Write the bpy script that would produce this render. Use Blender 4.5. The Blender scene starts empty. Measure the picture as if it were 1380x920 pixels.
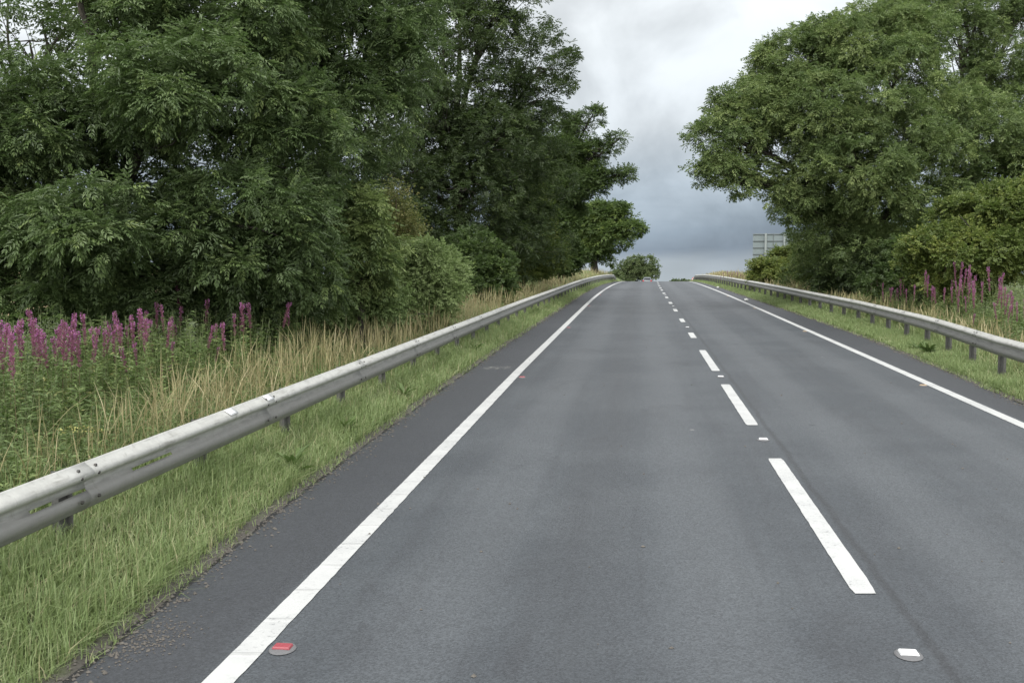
import bpy, bmesh, math, zlib
import numpy as np
from mathutils import Vector

R = np.random.default_rng(11)
scene = bpy.context.scene
COL = scene.collection

# ------------------------------------------------------------------ camera and road geometry
FPX, HOR, HC = 1342.0, 382.0, 2.087
TH = math.atan((460 - HOR) / FPX)


def zr(Y):
    """height of the road surface: a climb, a crest, then a fall"""
    Y = np.asarray(Y, float)
    c, a = .000343, .0276
    z = a * Y - np.where(Y > 45, c * (np.clip(Y, 45, 196) - 45) ** 2 / 2, 0)
    s = a - c * 151
    z = z + np.where(Y > 196, (s - a) * (np.minimum(Y, 420) - 196) + (-a) * np.maximum(Y - 420, 0), 0)
    return z


def axis(Y):
    Y = np.asarray(Y, float)
    Yc = np.minimum(Y, 420)
    return .127 * Yc + np.where(Yc > 50, .0002 * (np.clip(Yc, 50, 90) - 50) ** 2 + .016 * np.maximum(Yc - 90, 0), 0)


def lerp(x, xs, ys):
    return np.interp(x, xs, ys)


def off_left(Y): return lerp(Y, [0, 5, 18, 45, 70, 120], [-2.04, -2.05, -2.17, -2.24, -2.2, -2.2])
def off_right(Y): return lerp(Y, [0, 12, 120], [4.75, 4.76, 4.8])
def edge_left(Y): return lerp(Y, [0, 4.8, 8, 11, 16, 23, 40, 120], [-2.7, -2.77, -2.92, -3.0, -3.05, -3.08, -3.0, -2.95])
def edge_right(Y): return lerp(Y, [0, 13.8, 17, 25, 34, 48, 120], [5.2, 5.4, 5.55, 5.78, 5.72, 5.5, 5.4])
def rail_left(Y): return lerp(Y, [0, 5.5, 30, 45, 70, 120, 200], [-3.6, -3.63, -3.6, -3.45, -3.3, -3.3, -3.3])
def rail_right(Y): return lerp(Y, [0, 12, 16.6, 18.7, 20.9, 22.7, 26, 30, 43, 60, 90, 200], [5.75, 5.85, 6.02, 6.2, 6.38, 6.48, 6.56, 6.63, 6.4, 6.05, 5.9, 5.9])


def sstep(a, b, x):
    t = np.clip((np.asarray(x, float) - a) / (b - a), 0, 1)
    return t * t * (3 - 2 * t)


def wob(x, y, s=1.0):
    return (np.sin(x * 1.3 * s + 1.7 * np.sin(y * .61 * s)) + np.sin(y * 1.1 * s + 2.1 * np.sin(x * .83 * s + 1)) + .6 * np.sin((x * 2.7 + y * 2.3) * s)) / 2.6


def bank(side, d, Y):
    """height of the ground over the road at distance d outside the asphalt edge"""
    if side < 0:
        h = lerp(d, [0, .05, .15, .3, .7, 1.5, 3, 6, 12, 20, 35, 100, 1500], [-.015, .0, .03, .08, .26, .32, .35, .40, .38, .2, .5, 2.6, 3.0])
        h = h + .55 * sstep(50, 95, Y) * sstep(.3, 2.6, d) * (1 - sstep(15, 40, d))
    else:
        h = lerp(d, [0, .05, .15, .3, .7, 1.5, 3, 6, 12, 30, 100, 1500], [-.015, .0, .03, .05, .1, .17, .28, .45, .5, .5, 1, 1])
        h = h + .2 * sstep(45, 80, Y) * sstep(.3, 2.5, d) * (1 - sstep(15, 40, d))
    return h


def ground(X, Y):
    X = np.asarray(X, float); Y = np.asarray(Y, float)
    u = X - axis(Y)
    dl, dr = edge_left(Y) - u, u - edge_right(Y)
    h = np.where(dl > 0, bank(-1, np.maximum(dl, 0), Y), np.where(dr > 0, bank(1, np.maximum(dr, 0), Y), 0))
    d = np.maximum(np.maximum(dl, dr), 0)
    return zr(Y) + h + .05 * wob(X, Y) * sstep(.4, 3, d)


def at(px, py, Y):
    """the point at forward distance Y that the photograph shows at pixel px, py"""
    a, v = (px - 690) / FPX, (460 - py) / FPX
    dy = math.cos(TH) + v * math.sin(TH)
    t = Y / dy
    return np.array([a * t, Y, HC + t * (-math.sin(TH) + v * math.cos(TH))])


# ------------------------------------------------------------------ mesh helpers
def link(o, parent=None):
    COL.objects.link(o)
    if parent is not None:
        o.parent = parent
    return o


def raw_mesh(name, V, F, mat, parent=None, tint=None, uv=None, smooth=True):
    """V (n,3); F a list of arrays of faces, (m,4) or (m,3)"""
    me = bpy.data.meshes.new(name)
    V = np.asarray(V, np.float32)
    F = [np.asarray(f, np.int32) for f in (F if isinstance(F, (list, tuple)) else [F]) if len(f)]
    loops = np.concatenate([f.ravel() for f in F])
    sizes = np.concatenate([np.full(len(f), f.shape[1], np.int32) for f in F])
    me.vertices.add(len(V)); me.vertices.foreach_set("co", V.ravel())
    me.loops.add(len(loops)); me.loops.foreach_set("vertex_index", loops)
    me.polygons.add(len(sizes))
    me.polygons.foreach_set("loop_start", (np.cumsum(sizes) - sizes).astype(np.int32))
    me.polygons.foreach_set("loop_total", sizes)
    me.polygons.foreach_set("use_smooth", np.full(len(sizes), smooth, bool))
    if tint is not None:
        at_ = me.attributes.new("tint", 'FLOAT', 'POINT')
        at_.data.foreach_set("value", np.asarray(tint, np.float32))
    if uv is not None:
        l = me.uv_layers.new(name="UVMap")
        l.data.foreach_set("uv", np.asarray(uv, np.float32)[loops].ravel())
    me.update(calc_edges=True)
    me.validate()
    me.materials.append(mat)
    return link(bpy.data.objects.new(name, me), parent)


class MB:
    """collects simple shapes that become one mesh"""
    def __init__(s): s.v = []; s.q = []; s.t = []; s.n = 0

    def add(s, V, Q=(), T=()):
        V = np.asarray(V, float).reshape(-1, 3)
        if len(Q): s.q.append(np.asarray(Q, int) + s.n)
        if len(T): s.t.append(np.asarray(T, int) + s.n)
        s.v.append(V); s.n += len(V); return s

    def box(s, c, d, rot=0.0, taper=1.0):
        x, y, z = np.array(d) / 2
        P = np.array([[-x, -y, -z], [x, -y, -z], [x, y, -z], [-x, y, -z], [-x * taper, -y * taper, z], [x * taper, -y * taper, z], [x * taper, y * taper, z], [-x * taper, y * taper, z]])
        cr, sr = math.cos(rot), math.sin(rot)
        P = np.stack([P[:, 0] * cr - P[:, 1] * sr, P[:, 0] * sr + P[:, 1] * cr, P[:, 2]], 1) + np.array(c)
        return s.add(P, [[0, 3, 2, 1], [4, 5, 6, 7], [0, 1, 5, 4], [1, 2, 6, 5], [2, 3, 7, 6], [3, 0, 4, 7]])

    def tube(s, P, r, n=7, cap=True):
        V, Q = tube(P, r, n)
        s.add(V, Q)
        if cap:
            m = len(P)
            for k in (0, m - 1):
                ring = V[k * n:(k + 1) * n]
                T = [[n, (i + 1) % n, i] if k == 0 else [n, i, (i + 1) % n] for i in range(n)]
                s.add(np.vstack([ring, ring.mean(0)]), (), T)
        return s

    def build(s, name, mat, parent=None, smooth=False, bevel=0.0):
        F = []
        if s.q: F.append(np.concatenate(s.q))
        if s.t: F.append(np.concatenate(s.t))
        o = raw_mesh(name, np.concatenate(s.v), F, mat, parent, smooth=smooth)
        if bevel:
            b = o.modifiers.new("bevel", 'BEVEL'); b.width = bevel; b.segments = 2; b.limit_method = 'ANGLE'
        return o


def tube(P, r, n=7):
    P = np.asarray(P, float); m = len(P); r = np.broadcast_to(np.asarray(r, float), (m,))
    T = np.gradient(P, axis=0); T /= np.linalg.norm(T, axis=1)[:, None] + 1e-9
    ref = np.array([1., 0, 0]) if abs(T[:, 2].mean()) > .6 else np.array([0, 0, 1.])
    A = np.cross(T, ref); A /= np.linalg.norm(A, axis=1)[:, None] + 1e-9
    B = np.cross(T, A)
    an = np.arange(n) / n * 2 * math.pi
    V = (P[:, None] + r[:, None, None] * (A[:, None] * np.cos(an)[None, :, None] + B[:, None] * np.sin(an)[None, :, None])).reshape(-1, 3)
    i, j = np.meshgrid(np.arange(m - 1), np.arange(n), indexing='ij')
    j2 = (j + 1) % n
    Q = np.stack([i * n + j, i * n + j2, (i + 1) * n + j2, (i + 1) * n + j], -1).reshape(-1, 4)
    return V, Q


def tag(o, label=None, cat=None, group=None, kind=None):
    for k, v in (("label", label), ("category", cat), ("group", group), ("kind", kind)):
        if v: o[k] = v
    return o


def empty(name, loc, label, cat, group=None, rz=0.0):
    o = bpy.data.objects.new(name, None); o.empty_display_size = .2
    o.location = [float(v) for v in loc]; o.rotation_euler = (0, 0, rz)
    return tag(link(o), label, cat, group)


def copy_tree(o, parent=None):
    c = link(o.copy(), parent)
    for ch in [x for x in COL.objects if x.parent == o]:
        copy_tree(ch, c)
    return c


# ------------------------------------------------------------------ materials
def mat(name):
    m = bpy.data.materials.new(name); m.use_nodes = True
    nt = m.node_tree
    return m, nt, nt.nodes["Principled BSDF"]


def node(nt, typ, ins=None, **kw):
    n = nt.nodes.new(typ)
    for k, v in kw.items(): setattr(n, k, v)
    for k, v in (ins or {}).items():
        s = n.inputs[k]
        if isinstance(v, bpy.types.NodeSocket): nt.links.new(v, s)
        elif isinstance(v, bpy.types.Node): nt.links.new(v.outputs[0], s)
        else: s.default_value = v
    return n


def math_(nt, op, a, b=0.0, c=0.0, clamp=False):
    return node(nt, 'ShaderNodeMath', {0: a, 1: b, 2: c}, operation=op, use_clamp=clamp).outputs[0]


def ramp(nt, fac, stops, interp='LINEAR'):
    n = node(nt, 'ShaderNodeValToRGB', {0: fac}); cr = n.color_ramp; cr.interpolation = interp
    while len(cr.elements) < len(stops): cr.elements.new(.5)
    for e, (p, c) in zip(cr.elements, stops):
        e.position = p; e.color = (*c, 1) if len(c) == 3 else c
    return n.outputs[0]


def mixc(nt, fac, a, b, mode='MIX'):
    n = node(nt, 'ShaderNodeMix', data_type='RGBA', blend_type=mode)
    for s, v in ((n.inputs[0], fac), (n.inputs[6], a), (n.inputs[7], b)):
        if isinstance(v, bpy.types.NodeSocket): nt.links.new(v, s)
        elif isinstance(v, (int, float)): s.default_value = v
        else: s.default_value = (*v, 1)
    return n.outputs[2]


def noise(nt, vec, scale, detail=3, rough=.55, dist=0.0):
    n = node(nt, 'ShaderNodeTexNoise', {'Scale': scale, 'Detail': detail, 'Roughness': rough, 'Distortion': dist})
    if vec is not None: nt.links.new(vec, n.inputs['Vector'])
    return n.outputs[0]


def smooth(nt, x, a, b):
    return node(nt, 'ShaderNodeMapRange', {0: x, 1: a, 2: b, 3: 0.0, 4: 1.0}, interpolation_type='SMOOTHSTEP').outputs[0]


def leafy(name, stops, rough=.48, trans=.3, tcol=(.10, .19, .03), spec=.4):
    m, nt, p = mat(name)
    t = node(nt, 'ShaderNodeAttribute', attribute_name='tint').outputs['Fac']
    if name.endswith('leaves'):
        rk = 1.18 if 'ash' in name else (1.02 if 'dogwood' in name else 1.2)
        stops = [(p_, (min(1, r_ * rk), min(1, g_ * 1.14), b_ * 1.02)) for p_, (r_, g_, b_) in stops]
    c = ramp(nt, t, stops)
    nt.links.new(c, p.inputs['Base Color'])
    p.inputs['Roughness'].default_value = rough
    p.inputs['Specular IOR Level'].default_value = spec
    tr = node(nt, 'ShaderNodeBsdfTranslucent')
    nt.links.new(mixc(nt, .55, c, tcol), tr.inputs[0])
    mx = node(nt, 'ShaderNodeMixShader', {0: trans, 1: p.outputs[0], 2: tr.outputs[0]})
    nt.links.new(mx.outputs[0], nt.nodes['Material Output'].inputs[0])
    return m


def plain(name, col, rough=.6, metal=0.0, var=.15, scale=6.0, spec=.5):
    m, nt, p = mat(name)
    pos = node(nt, 'ShaderNodeNewGeometry').outputs['Position']
    n = noise(nt, pos, scale, 5)
    c = mixc(nt, n, tuple(v * (1 - var) for v in col), tuple(min(1, v * (1 + var)) for v in col))
    nt.links.new(c, p.inputs['Base Color'])
    p.inputs['Roughness'].default_value = rough; p.inputs['Metallic'].default_value = metal
    p.inputs['Specular IOR Level'].default_value = spec
    return m


M = {}
# leaves (real-world base colours)
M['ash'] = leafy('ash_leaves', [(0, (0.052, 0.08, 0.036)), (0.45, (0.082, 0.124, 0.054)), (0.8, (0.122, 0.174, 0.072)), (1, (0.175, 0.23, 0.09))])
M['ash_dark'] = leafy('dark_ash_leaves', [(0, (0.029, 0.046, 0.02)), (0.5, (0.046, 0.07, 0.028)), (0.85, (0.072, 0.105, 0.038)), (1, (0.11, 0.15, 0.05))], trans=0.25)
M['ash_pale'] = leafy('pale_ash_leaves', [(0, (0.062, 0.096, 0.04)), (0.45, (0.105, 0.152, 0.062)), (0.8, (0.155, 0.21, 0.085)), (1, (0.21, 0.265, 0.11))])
M['hornbeam'] = leafy('hornbeam_leaves', [(0, (0.04, 0.066, 0.024)), (0.5, (0.062, 0.1, 0.034)), (0.85, (0.098, 0.15, 0.046)), (1, (0.15, 0.21, 0.06))], trans=0.28)
M['hawthorn'] = leafy('hawthorn_leaves', [(0, (0.06, 0.09, 0.026)), (0.45, (0.098, 0.138, 0.038)), (0.8, (0.15, 0.19, 0.052)), (1, (0.2, 0.23, 0.065))])
M['dogwood'] = leafy('dogwood_leaves', [(0, (0.13, 0.165, 0.07)), (0.45, (0.2, 0.24, 0.105)), (0.8, (0.27, 0.315, 0.14)), (1, (0.33, 0.37, 0.18))])
M['birch'] = leafy('birch_leaves', [(0, (0.1, 0.12, 0.045)), (0.5, (0.17, 0.19, 0.075)), (0.85, (0.25, 0.26, 0.11)), (1, (0.36, 0.33, 0.15))])
M['far_leaf'] = leafy('far_leaves', [(0, (0.07, 0.1, 0.055)), (0.6, (0.105, 0.145, 0.075)), (1, (0.15, 0.19, 0.095))])
M['grass'] = leafy('grass_blades', [(0, (0.135, 0.19, 0.075)), (0.4, (0.21, 0.285, 0.115)), (0.7, (0.285, 0.355, 0.16)), (0.88, (0.36, 0.39, 0.21)), (1, (0.48, 0.44, 0.27))], rough=0.5, trans=0.35, tcol=(0.26, 0.33, 0.11))
M['dry'] = leafy('dry_grass_stalks', [(0, (.14, .15, .06)), (.35, (.25, .23, .11)), (.7, (.36, .31, .17)), (1, (.48, .42, .26))], rough=.6, trans=.3, tcol=(.4, .33, .17))
M['herb'] = leafy('herb_leaves', [(0, (0.07, 0.112, 0.042)), (0.5, (0.108, 0.165, 0.062)), (0.85, (0.155, 0.21, 0.08)), (1, (0.25, 0.25, 0.11))])
M['petal'] = leafy('willowherb_flowers', [(0, (0.22, 0.095, 0.13)), (0.42, (0.3, 0.13, 0.19)), (0.55, (0.32, 0.135, 0.26)), (1, (0.4, 0.15, 0.36))], rough=0.6, trans=0.25, tcol=(0.5, 0.18, 0.38), spec=0.2)
M['umbel'] = leafy('umbel_flowers', [(0, (.38, .36, .08)), (1, (.66, .62, .24))], trans=.2, tcol=(.6, .5, .2))
M['berry'] = plain('red_berries', (.32, .03, .025), .35)


def bark_mat(name, a, b):
    m, nt, p = mat(name)
    pos = node(nt, 'ShaderNodeNewGeometry').outputs['Position']
    st = node(nt, 'ShaderNodeMapping', {'Vector': pos, 'Scale': (9, 9, 2.2)}).outputs[0]
    n = noise(nt, st, 3, 6, .65, .6)
    c = ramp(nt, n, [(.3, a), (.7, b)])
    nt.links.new(c, p.inputs['Base Color']); p.inputs['Roughness'].default_value = .9
    nt.links.new(node(nt, 'ShaderNodeBump', {'Strength': .8, 'Distance': .02, 'Height': n}).outputs[0], p.inputs['Normal'])
    return m


M['bark'] = bark_mat('dark_bark', (.022, .019, .015), (.075, .066, .052))
M['stem'] = plain('green_stem', (.09, .11, .04), .6, var=.3, scale=20)
M['redstem'] = plain('reddish_stem', (.12, .085, .045), .6, var=.3, scale=20)


def asphalt():
    m, nt, p = mat('asphalt')
    uv = node(nt, 'ShaderNodeUVMap', uv_map='UVMap').outputs[0]
    sep = node(nt, 'ShaderNodeSeparateXYZ', {0: uv}); u, y = sep.outputs[0], sep.outputs[1]
    lng = node(nt, 'ShaderNodeMapping', {'Vector': uv, 'Scale': (1, .045, 1)}).outputs[0]
    big = noise(nt, uv, .45, 5, .6)
    streak = noise(nt, lng, 5.0, 6, .65)
    grain = noise(nt, uv, 70, 4, .75)
    agg = node(nt, 'ShaderNodeTexVoronoi', {'Vector': uv, 'Scale': 85.0}, feature='F1')
    uj = math_(nt, 'ADD', u, math_(nt, 'MULTIPLY', math_(nt, 'SUBTRACT', noise(nt, lng, 1.2, 3), .5), .5))
    base = mixc(nt, smooth(nt, big, .36, .64), (.047, .0535, .0615), (.063, .0705, .079))
    base = mixc(nt, math_(nt, 'MULTIPLY', smooth(nt, streak, .42, .72), .5), base, (.040, .0435, .050))
    # polished wheel tracks
    tr = None
    for c, w in ((-1.15, .5), (.45, .5), (2.3, .5), (3.9, .5)):
        d = math_(nt, 'ABSOLUTE', math_(nt, 'SUBTRACT', uj, c))
        g = math_(nt, 'SUBTRACT', 1.0, smooth(nt, d, .1, w))
        tr = g if tr is None else math_(nt, 'MAXIMUM', tr, g)
    base = mixc(nt, math_(nt, 'MULTIPLY', tr, .45), base, (.087, .095, .104))
    # the darker strip outside the edge lines
    dk = math_(nt, 'MAXIMUM', smooth(nt, math_(nt, 'MULTIPLY', uj, -1.0), 1.95, 2.25), smooth(nt, uj, 4.78, 4.95))
    base = mixc(nt, math_(nt, 'MULTIPLY', dk, .75), base, (.034, .036, .042))
    # oil-dark lane middle, worn joint beside the centre line
    d = math_(nt, 'ABSOLUTE', math_(nt, 'SUBTRACT', uj, -.35))
    base = mixc(nt, math_(nt, 'MULTIPLY', math_(nt, 'SUBTRACT', 1.0, smooth(nt, d, .0, .45)), .3), base, (.040, .043, .048))
    ujs = math_(nt, 'ADD', u, math_(nt, 'MULTIPLY', math_(nt, 'SUBTRACT', noise(nt, uv, 1.6, 3), .5), .10))
    d = math_(nt, 'ABSOLUTE', math_(nt, 'SUBTRACT', ujs, 1.585))
    seam = math_(nt, 'SUBTRACT', 1.0, smooth(nt, d, .008, .05))
    base = mixc(nt, math_(nt, 'MULTIPLY', seam, .55), base, (.026, .027, .030))
    d = math_(nt, 'ABSOLUTE', math_(nt, 'SUBTRACT', ujs, -.18))
    crk = math_(nt, 'MULTIPLY', math_(nt, 'SUBTRACT', 1.0, smooth(nt, d, .004, .03)), smooth(nt, noise(nt, lng, 1.1, 2), .48, .6))
    base = mixc(nt, math_(nt, 'MULTIPLY', crk, .5), base, (.026, .027, .030))
    # repairs, stains, dropped grit
    st = smooth(nt, noise(nt, node(nt, 'ShaderNodeMapping', {'Vector': uv, 'Scale': (1, .55, 1)}).outputs[0], 1.1, 4, .6, .8), .58, .70)
    base = mixc(nt, math_(nt, 'MULTIPLY', st, .35), base, (.034, .036, .041))
    sp = node(nt, 'ShaderNodeTexVoronoi', {'Vector': uv, 'Scale': 1.3}, feature='F1')
    spot = math_(nt, 'MULTIPLY', math_(nt, 'SUBTRACT', 1.0, smooth(nt, sp.outputs['Distance'], .022, .05)),
                 smooth(nt, node(nt, 'ShaderNodeSeparateColor', {0: sp.outputs['Color']}).outputs[0], .72, .74))
    base = mixc(nt, math_(nt, 'MULTIPLY', spot, .8), base, (.26, .26, .255))
    sp2 = node(nt, 'ShaderNodeTexVoronoi', {'Vector': node(nt, 'ShaderNodeMapping', {'Vector': uv, 'Location': (3.3, 1.7, 0)}).outputs[0], 'Scale': 1.2}, feature='F1')
    spot2 = math_(nt, 'MULTIPLY', math_(nt, 'SUBTRACT', 1.0, smooth(nt, sp2.outputs['Distance'], .03, .08)),
                  smooth(nt, node(nt, 'ShaderNodeSeparateColor', {0: sp2.outputs['Color']}).outputs[1], .7, .72))
    base = mixc(nt, math_(nt, 'MULTIPLY', spot2, .55), base, (.022, .023, .026))
    # the pale smear of spilt paint across the margin
    px = math_(nt, 'MULTIPLY', smooth(nt, u, -2.95, -2.8), math_(nt, 'SUBTRACT', 1.0, smooth(nt, u, -2.35, -2.3)))
    py = math_(nt, 'SUBTRACT', 1.0, smooth(nt, math_(nt, 'ABSOLUTE', math_(nt, 'SUBTRACT', y, 18.6)), .1, .35))
    pn = smooth(nt, noise(nt, uv, 7, 4, .7), .5, .62)
    base = mixc(nt, math_(nt, 'MULTIPLY', math_(nt, 'MULTIPLY', px, py), math_(nt, 'MULTIPLY', pn, .8)), base, (.24, .24, .22))
    v = math_(nt, 'ADD', math_(nt, 'MULTIPLY', grain, .7), math_(nt, 'MULTIPLY', node(nt, 'ShaderNodeSeparateColor', {0: agg.outputs['Color']}).outputs[0], .55))
    base = mixc(nt, 1.0, base, node(nt, 'ShaderNodeCombineColor', {0: math_(nt, 'ADD', v, .37), 1: math_(nt, 'ADD', v, .37), 2: math_(nt, 'ADD', v, .37)}).outputs[0], 'MULTIPLY')
    nt.links.new(base, p.inputs['Base Color'])
    p.inputs['Roughness'].default_value = .62
    p.inputs['Specular IOR Level'].default_value = .45
    hb = math_(nt, 'ADD', agg.outputs['Distance'], math_(nt, 'MULTIPLY', grain, .6))
    nt.links.new(node(nt, 'ShaderNodeBump', {'Strength': .55, 'Distance': .006, 'Height': hb}).outputs[0], p.inputs['Normal'])
    return m


def paint(name, ribs=False):
    m, nt, p = mat(name)
    uv = node(nt, 'ShaderNodeUVMap', uv_map='UVMap').outputs[0]
    y = node(nt, 'ShaderNodeSeparateXYZ', {0: uv}).outputs[1]
    n1, n2 = noise(nt, uv, 26, 5, .7), noise(nt, uv, 2.2, 5, .65)
    w = math_(nt, 'MULTIPLY', smooth(nt, n1, .54, .66), smooth(nt, n2, .34, .66))
    c = mixc(nt, smooth(nt, n2, .35, .75), (.47, .475, .47), (.40, .405, .405))
    c = mixc(nt, math_(nt, 'MULTIPLY', w, .75), c, (.13, .135, .14))
    nt.links.new(c, p.inputs['Base Color']); p.inputs['Roughness'].default_value = .55
    h = n1
    if ribs:
        s = math_(nt, 'SINE', math_(nt, 'MULTIPLY', y, 2 * math.pi / .5))
        rib = smooth(nt, s, .93, .99)
        dirt = math_(nt, 'MULTIPLY', rib, smooth(nt, noise(nt, uv, 9, 3), .35, .6))
        nt.links.new(mixc(nt, math_(nt, 'MULTIPLY', dirt, .35), c, (.30, .30, .295)), p.inputs['Base Color'])
        h = math_(nt, 'ADD', math_(nt, 'MULTIPLY', n1, .3), rib)
    nt.links.new(node(nt, 'ShaderNodeBump', {'Strength': .5, 'Distance': .008, 'Height': h}).outputs[0], p.inputs['Normal'])
    return m


def soil():
    m, nt, p = mat('soil_and_turf')
    pos = node(nt, 'ShaderNodeNewGeometry').outputs['Position']
    d = node(nt, 'ShaderNodeSeparateXYZ', {0: node(nt, 'ShaderNodeUVMap', uv_map='UVMap').outputs[0]}).outputs[0]
    n, n2 = noise(nt, pos, 3, 6, .65), noise(nt, pos, 40, 4, .7)
    c = mixc(nt, smooth(nt, n, .35, .65), (.060, .085, .030), (.095, .120, .045))
    far = noise(nt, pos, .05, 3)
    c = mixc(nt, smooth(nt, d, 30, 120), c, ramp(nt, far, [(.35, (.07, .12, .04)), (.6, (.12, .16, .06))]))
    dirt = mixc(nt, n2, (.045, .040, .034), (.135, .125, .11))
    e = math_(nt, 'ADD', d, math_(nt, 'MULTIPLY', math_(nt, 'SUBTRACT', n, .5), .35))
    c = mixc(nt, math_(nt, 'SUBTRACT', 1.0, smooth(nt, e, .08, .24)), c, dirt)
    nt.links.new(c, p.inputs['Base Color']); p.inputs['Roughness'].default_value = .95
    nt.links.new(node(nt, 'ShaderNodeBump', {'Strength': .8, 'Distance': .03, 'Height': n2}).outputs[0], p.inputs['Normal'])
    return m


def steel(name, col, dirt=(.14, .13, .11), shade_and_drips=False):
    m, nt, p = mat(name)
    pos = node(nt, 'ShaderNodeNewGeometry').outputs['Position']
    st = node(nt, 'ShaderNodeMapping', {'Vector': pos, 'Scale': (5, 2.2, 22)}).outputs[0]
    n, n2 = noise(nt, st, 1.3, 6, .65), noise(nt, pos, 30, 4, .6)
    n3 = noise(nt, pos, 9, 5, .7)
    c = mixc(nt, n2, tuple(v * .84 for v in col), tuple(v * 1.1 for v in col))
    c = mixc(nt, smooth(nt, n3, .35, .7), c, mixc(nt, .5, c, tuple(v * .72 for v in col)))
    c = mixc(nt, math_(nt, 'MULTIPLY', smooth(nt, n, .5, .76), .6), c, dirt)
    if shade_and_drips:
        # shade below the upper hump, put into the lower corrugation's colour
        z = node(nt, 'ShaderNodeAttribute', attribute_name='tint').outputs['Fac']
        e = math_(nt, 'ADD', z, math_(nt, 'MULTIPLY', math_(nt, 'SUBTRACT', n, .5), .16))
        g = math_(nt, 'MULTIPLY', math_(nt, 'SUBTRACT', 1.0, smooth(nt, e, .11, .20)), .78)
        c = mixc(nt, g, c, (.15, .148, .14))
        drip = node(nt, 'ShaderNodeMapping', {'Vector': pos, 'Scale': (14, 14, 1.5)}).outputs[0]
        c = mixc(nt, math_(nt, 'MULTIPLY', smooth(nt, noise(nt, drip, 1.0, 4, .6), .58, .72), .4), c, (.17, .16, .14))
    nt.links.new(c, p.inputs['Base Color'])
    p.inputs['Metallic'].default_value = .25
    nt.links.new(ramp(nt, n2, [(.3, (.5,) * 3), (.7, (.68,) * 3)]), p.inputs['Roughness'])
    nt.links.new(node(nt, 'ShaderNodeBump', {'Strength': .25, 'Distance': .01, 'Height': n3}).outputs[0], p.inputs['Normal'])
    return m


M['asphalt'] = asphalt()
M['paint'], M['paint_rib'] = paint('white_road_paint'), paint('ribbed_road_paint', True)
M['soil'] = soil()
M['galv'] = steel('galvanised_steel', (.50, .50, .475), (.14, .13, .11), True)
M['galv_dark'] = steel('weathered_steel_post', (.115, .115, .11), (.06, .055, .05))
M['bolt'] = plain('dark_bolt', (.05, .047, .043), .6)
M['sign_grey'] = plain('sign_back_grey', (.19, .225, .235), .5, var=.08)
M['sign_post'] = plain('sign_post_grey', (.27, .30, .30), .5, var=.08)
M['sign_rail'] = plain('sign_rail_dark', (.10, .115, .12), .55)
M['field'] = plain('wheat_stubble', (.30, .22, .11), .9, var=.2, scale=.6)
M['hill'] = plain('distant_hill', (.07, .105, .12), 1.0, var=.2, scale=.01)
M['iron'] = plain('stud_casting_iron', (.12, .12, .125), .6, scale=60, var=.3)
M['white_lens'] = plain('white_reflector', (.66, .67, .68), .25, scale=30)
M['red_lens'] = plain('red_reflector', (.30, .06, .075), .35, scale=30)
M['amber_lens'] = plain('amber_reflector', (.42, .30, .18), .3, scale=30)
M['grit'] = plain('grey_grit', (.11, .10, .088), .9, var=.6, scale=25)
M['litter'] = plain('white_paper', (.75, .75, .74), .8)
M['car_paint'] = plain('silver_car_paint', (.13, .145, .16), .4, metal=.2, var=.04)
M['car_glass'] = plain('dark_car_glass', (.015, .018, .022), .4, spec=.15)
M['tail'] = plain('red_tail_light', (.5, .015, .02), .2)
M['tyre'] = plain('black_rubber', (.018, .018, .018), .8)
M['plate'] = plain('yellow_plate', (.4, .32, .06), .5)
M['bumper'] = plain('black_bumper', (.03, .03, .032), .6)
M['sign_red'] = plain('sign_red', (.48, .02, .02), .5)
M['sign_white'] = plain('sign_white', (.75, .75, .75), .5)
M['sign_black'] = plain('sign_black', (.02, .02, .02), .5)

# ------------------------------------------------------------------ ground, road, markings
def strip(name, ys, u0, u1, dz, material, parent=None, ncols=2):
    """a sheet along the road between two offsets"""
    ys = np.asarray(ys, float)
    us = np.linspace(0, 1, ncols)
    U = u0[:, None] * (1 - us) + u1[:, None] * us
    Yg = np.repeat(ys[:, None], ncols, 1)
    V = np.stack([axis(Yg) + U, Yg, zr(Yg) + dz], -1).reshape(-1, 3)
    i, j = np.meshgrid(np.arange(len(ys) - 1), np.arange(ncols - 1), indexing='ij')
    a = i * ncols + j
    Q = np.stack([a, a + 1, a + ncols + 1, a + ncols], -1).reshape(-1, 4)
    return raw_mesh(name, V, Q, material, parent, uv=np.stack([U, Yg], -1).reshape(-1, 2))


ys_road = np.concatenate([np.arange(-6, 130, .25), np.arange(130, 420, 2)])
jl = .035 * wob(ys_road * 2.1, ys_road * 1.3, 1.7) + .02 * R.normal(size=len(ys_road))
jr = .035 * wob(ys_road * 1.9, ys_road * 1.6, 1.7) + .02 * R.normal(size=len(ys_road))
road = strip('road', ys_road, edge_left(ys_road) - .04 + jl, edge_right(ys_road) + .04 + jr, 0.0, M['asphalt'], ncols=9)
tag(road, kind='structure')

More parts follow.
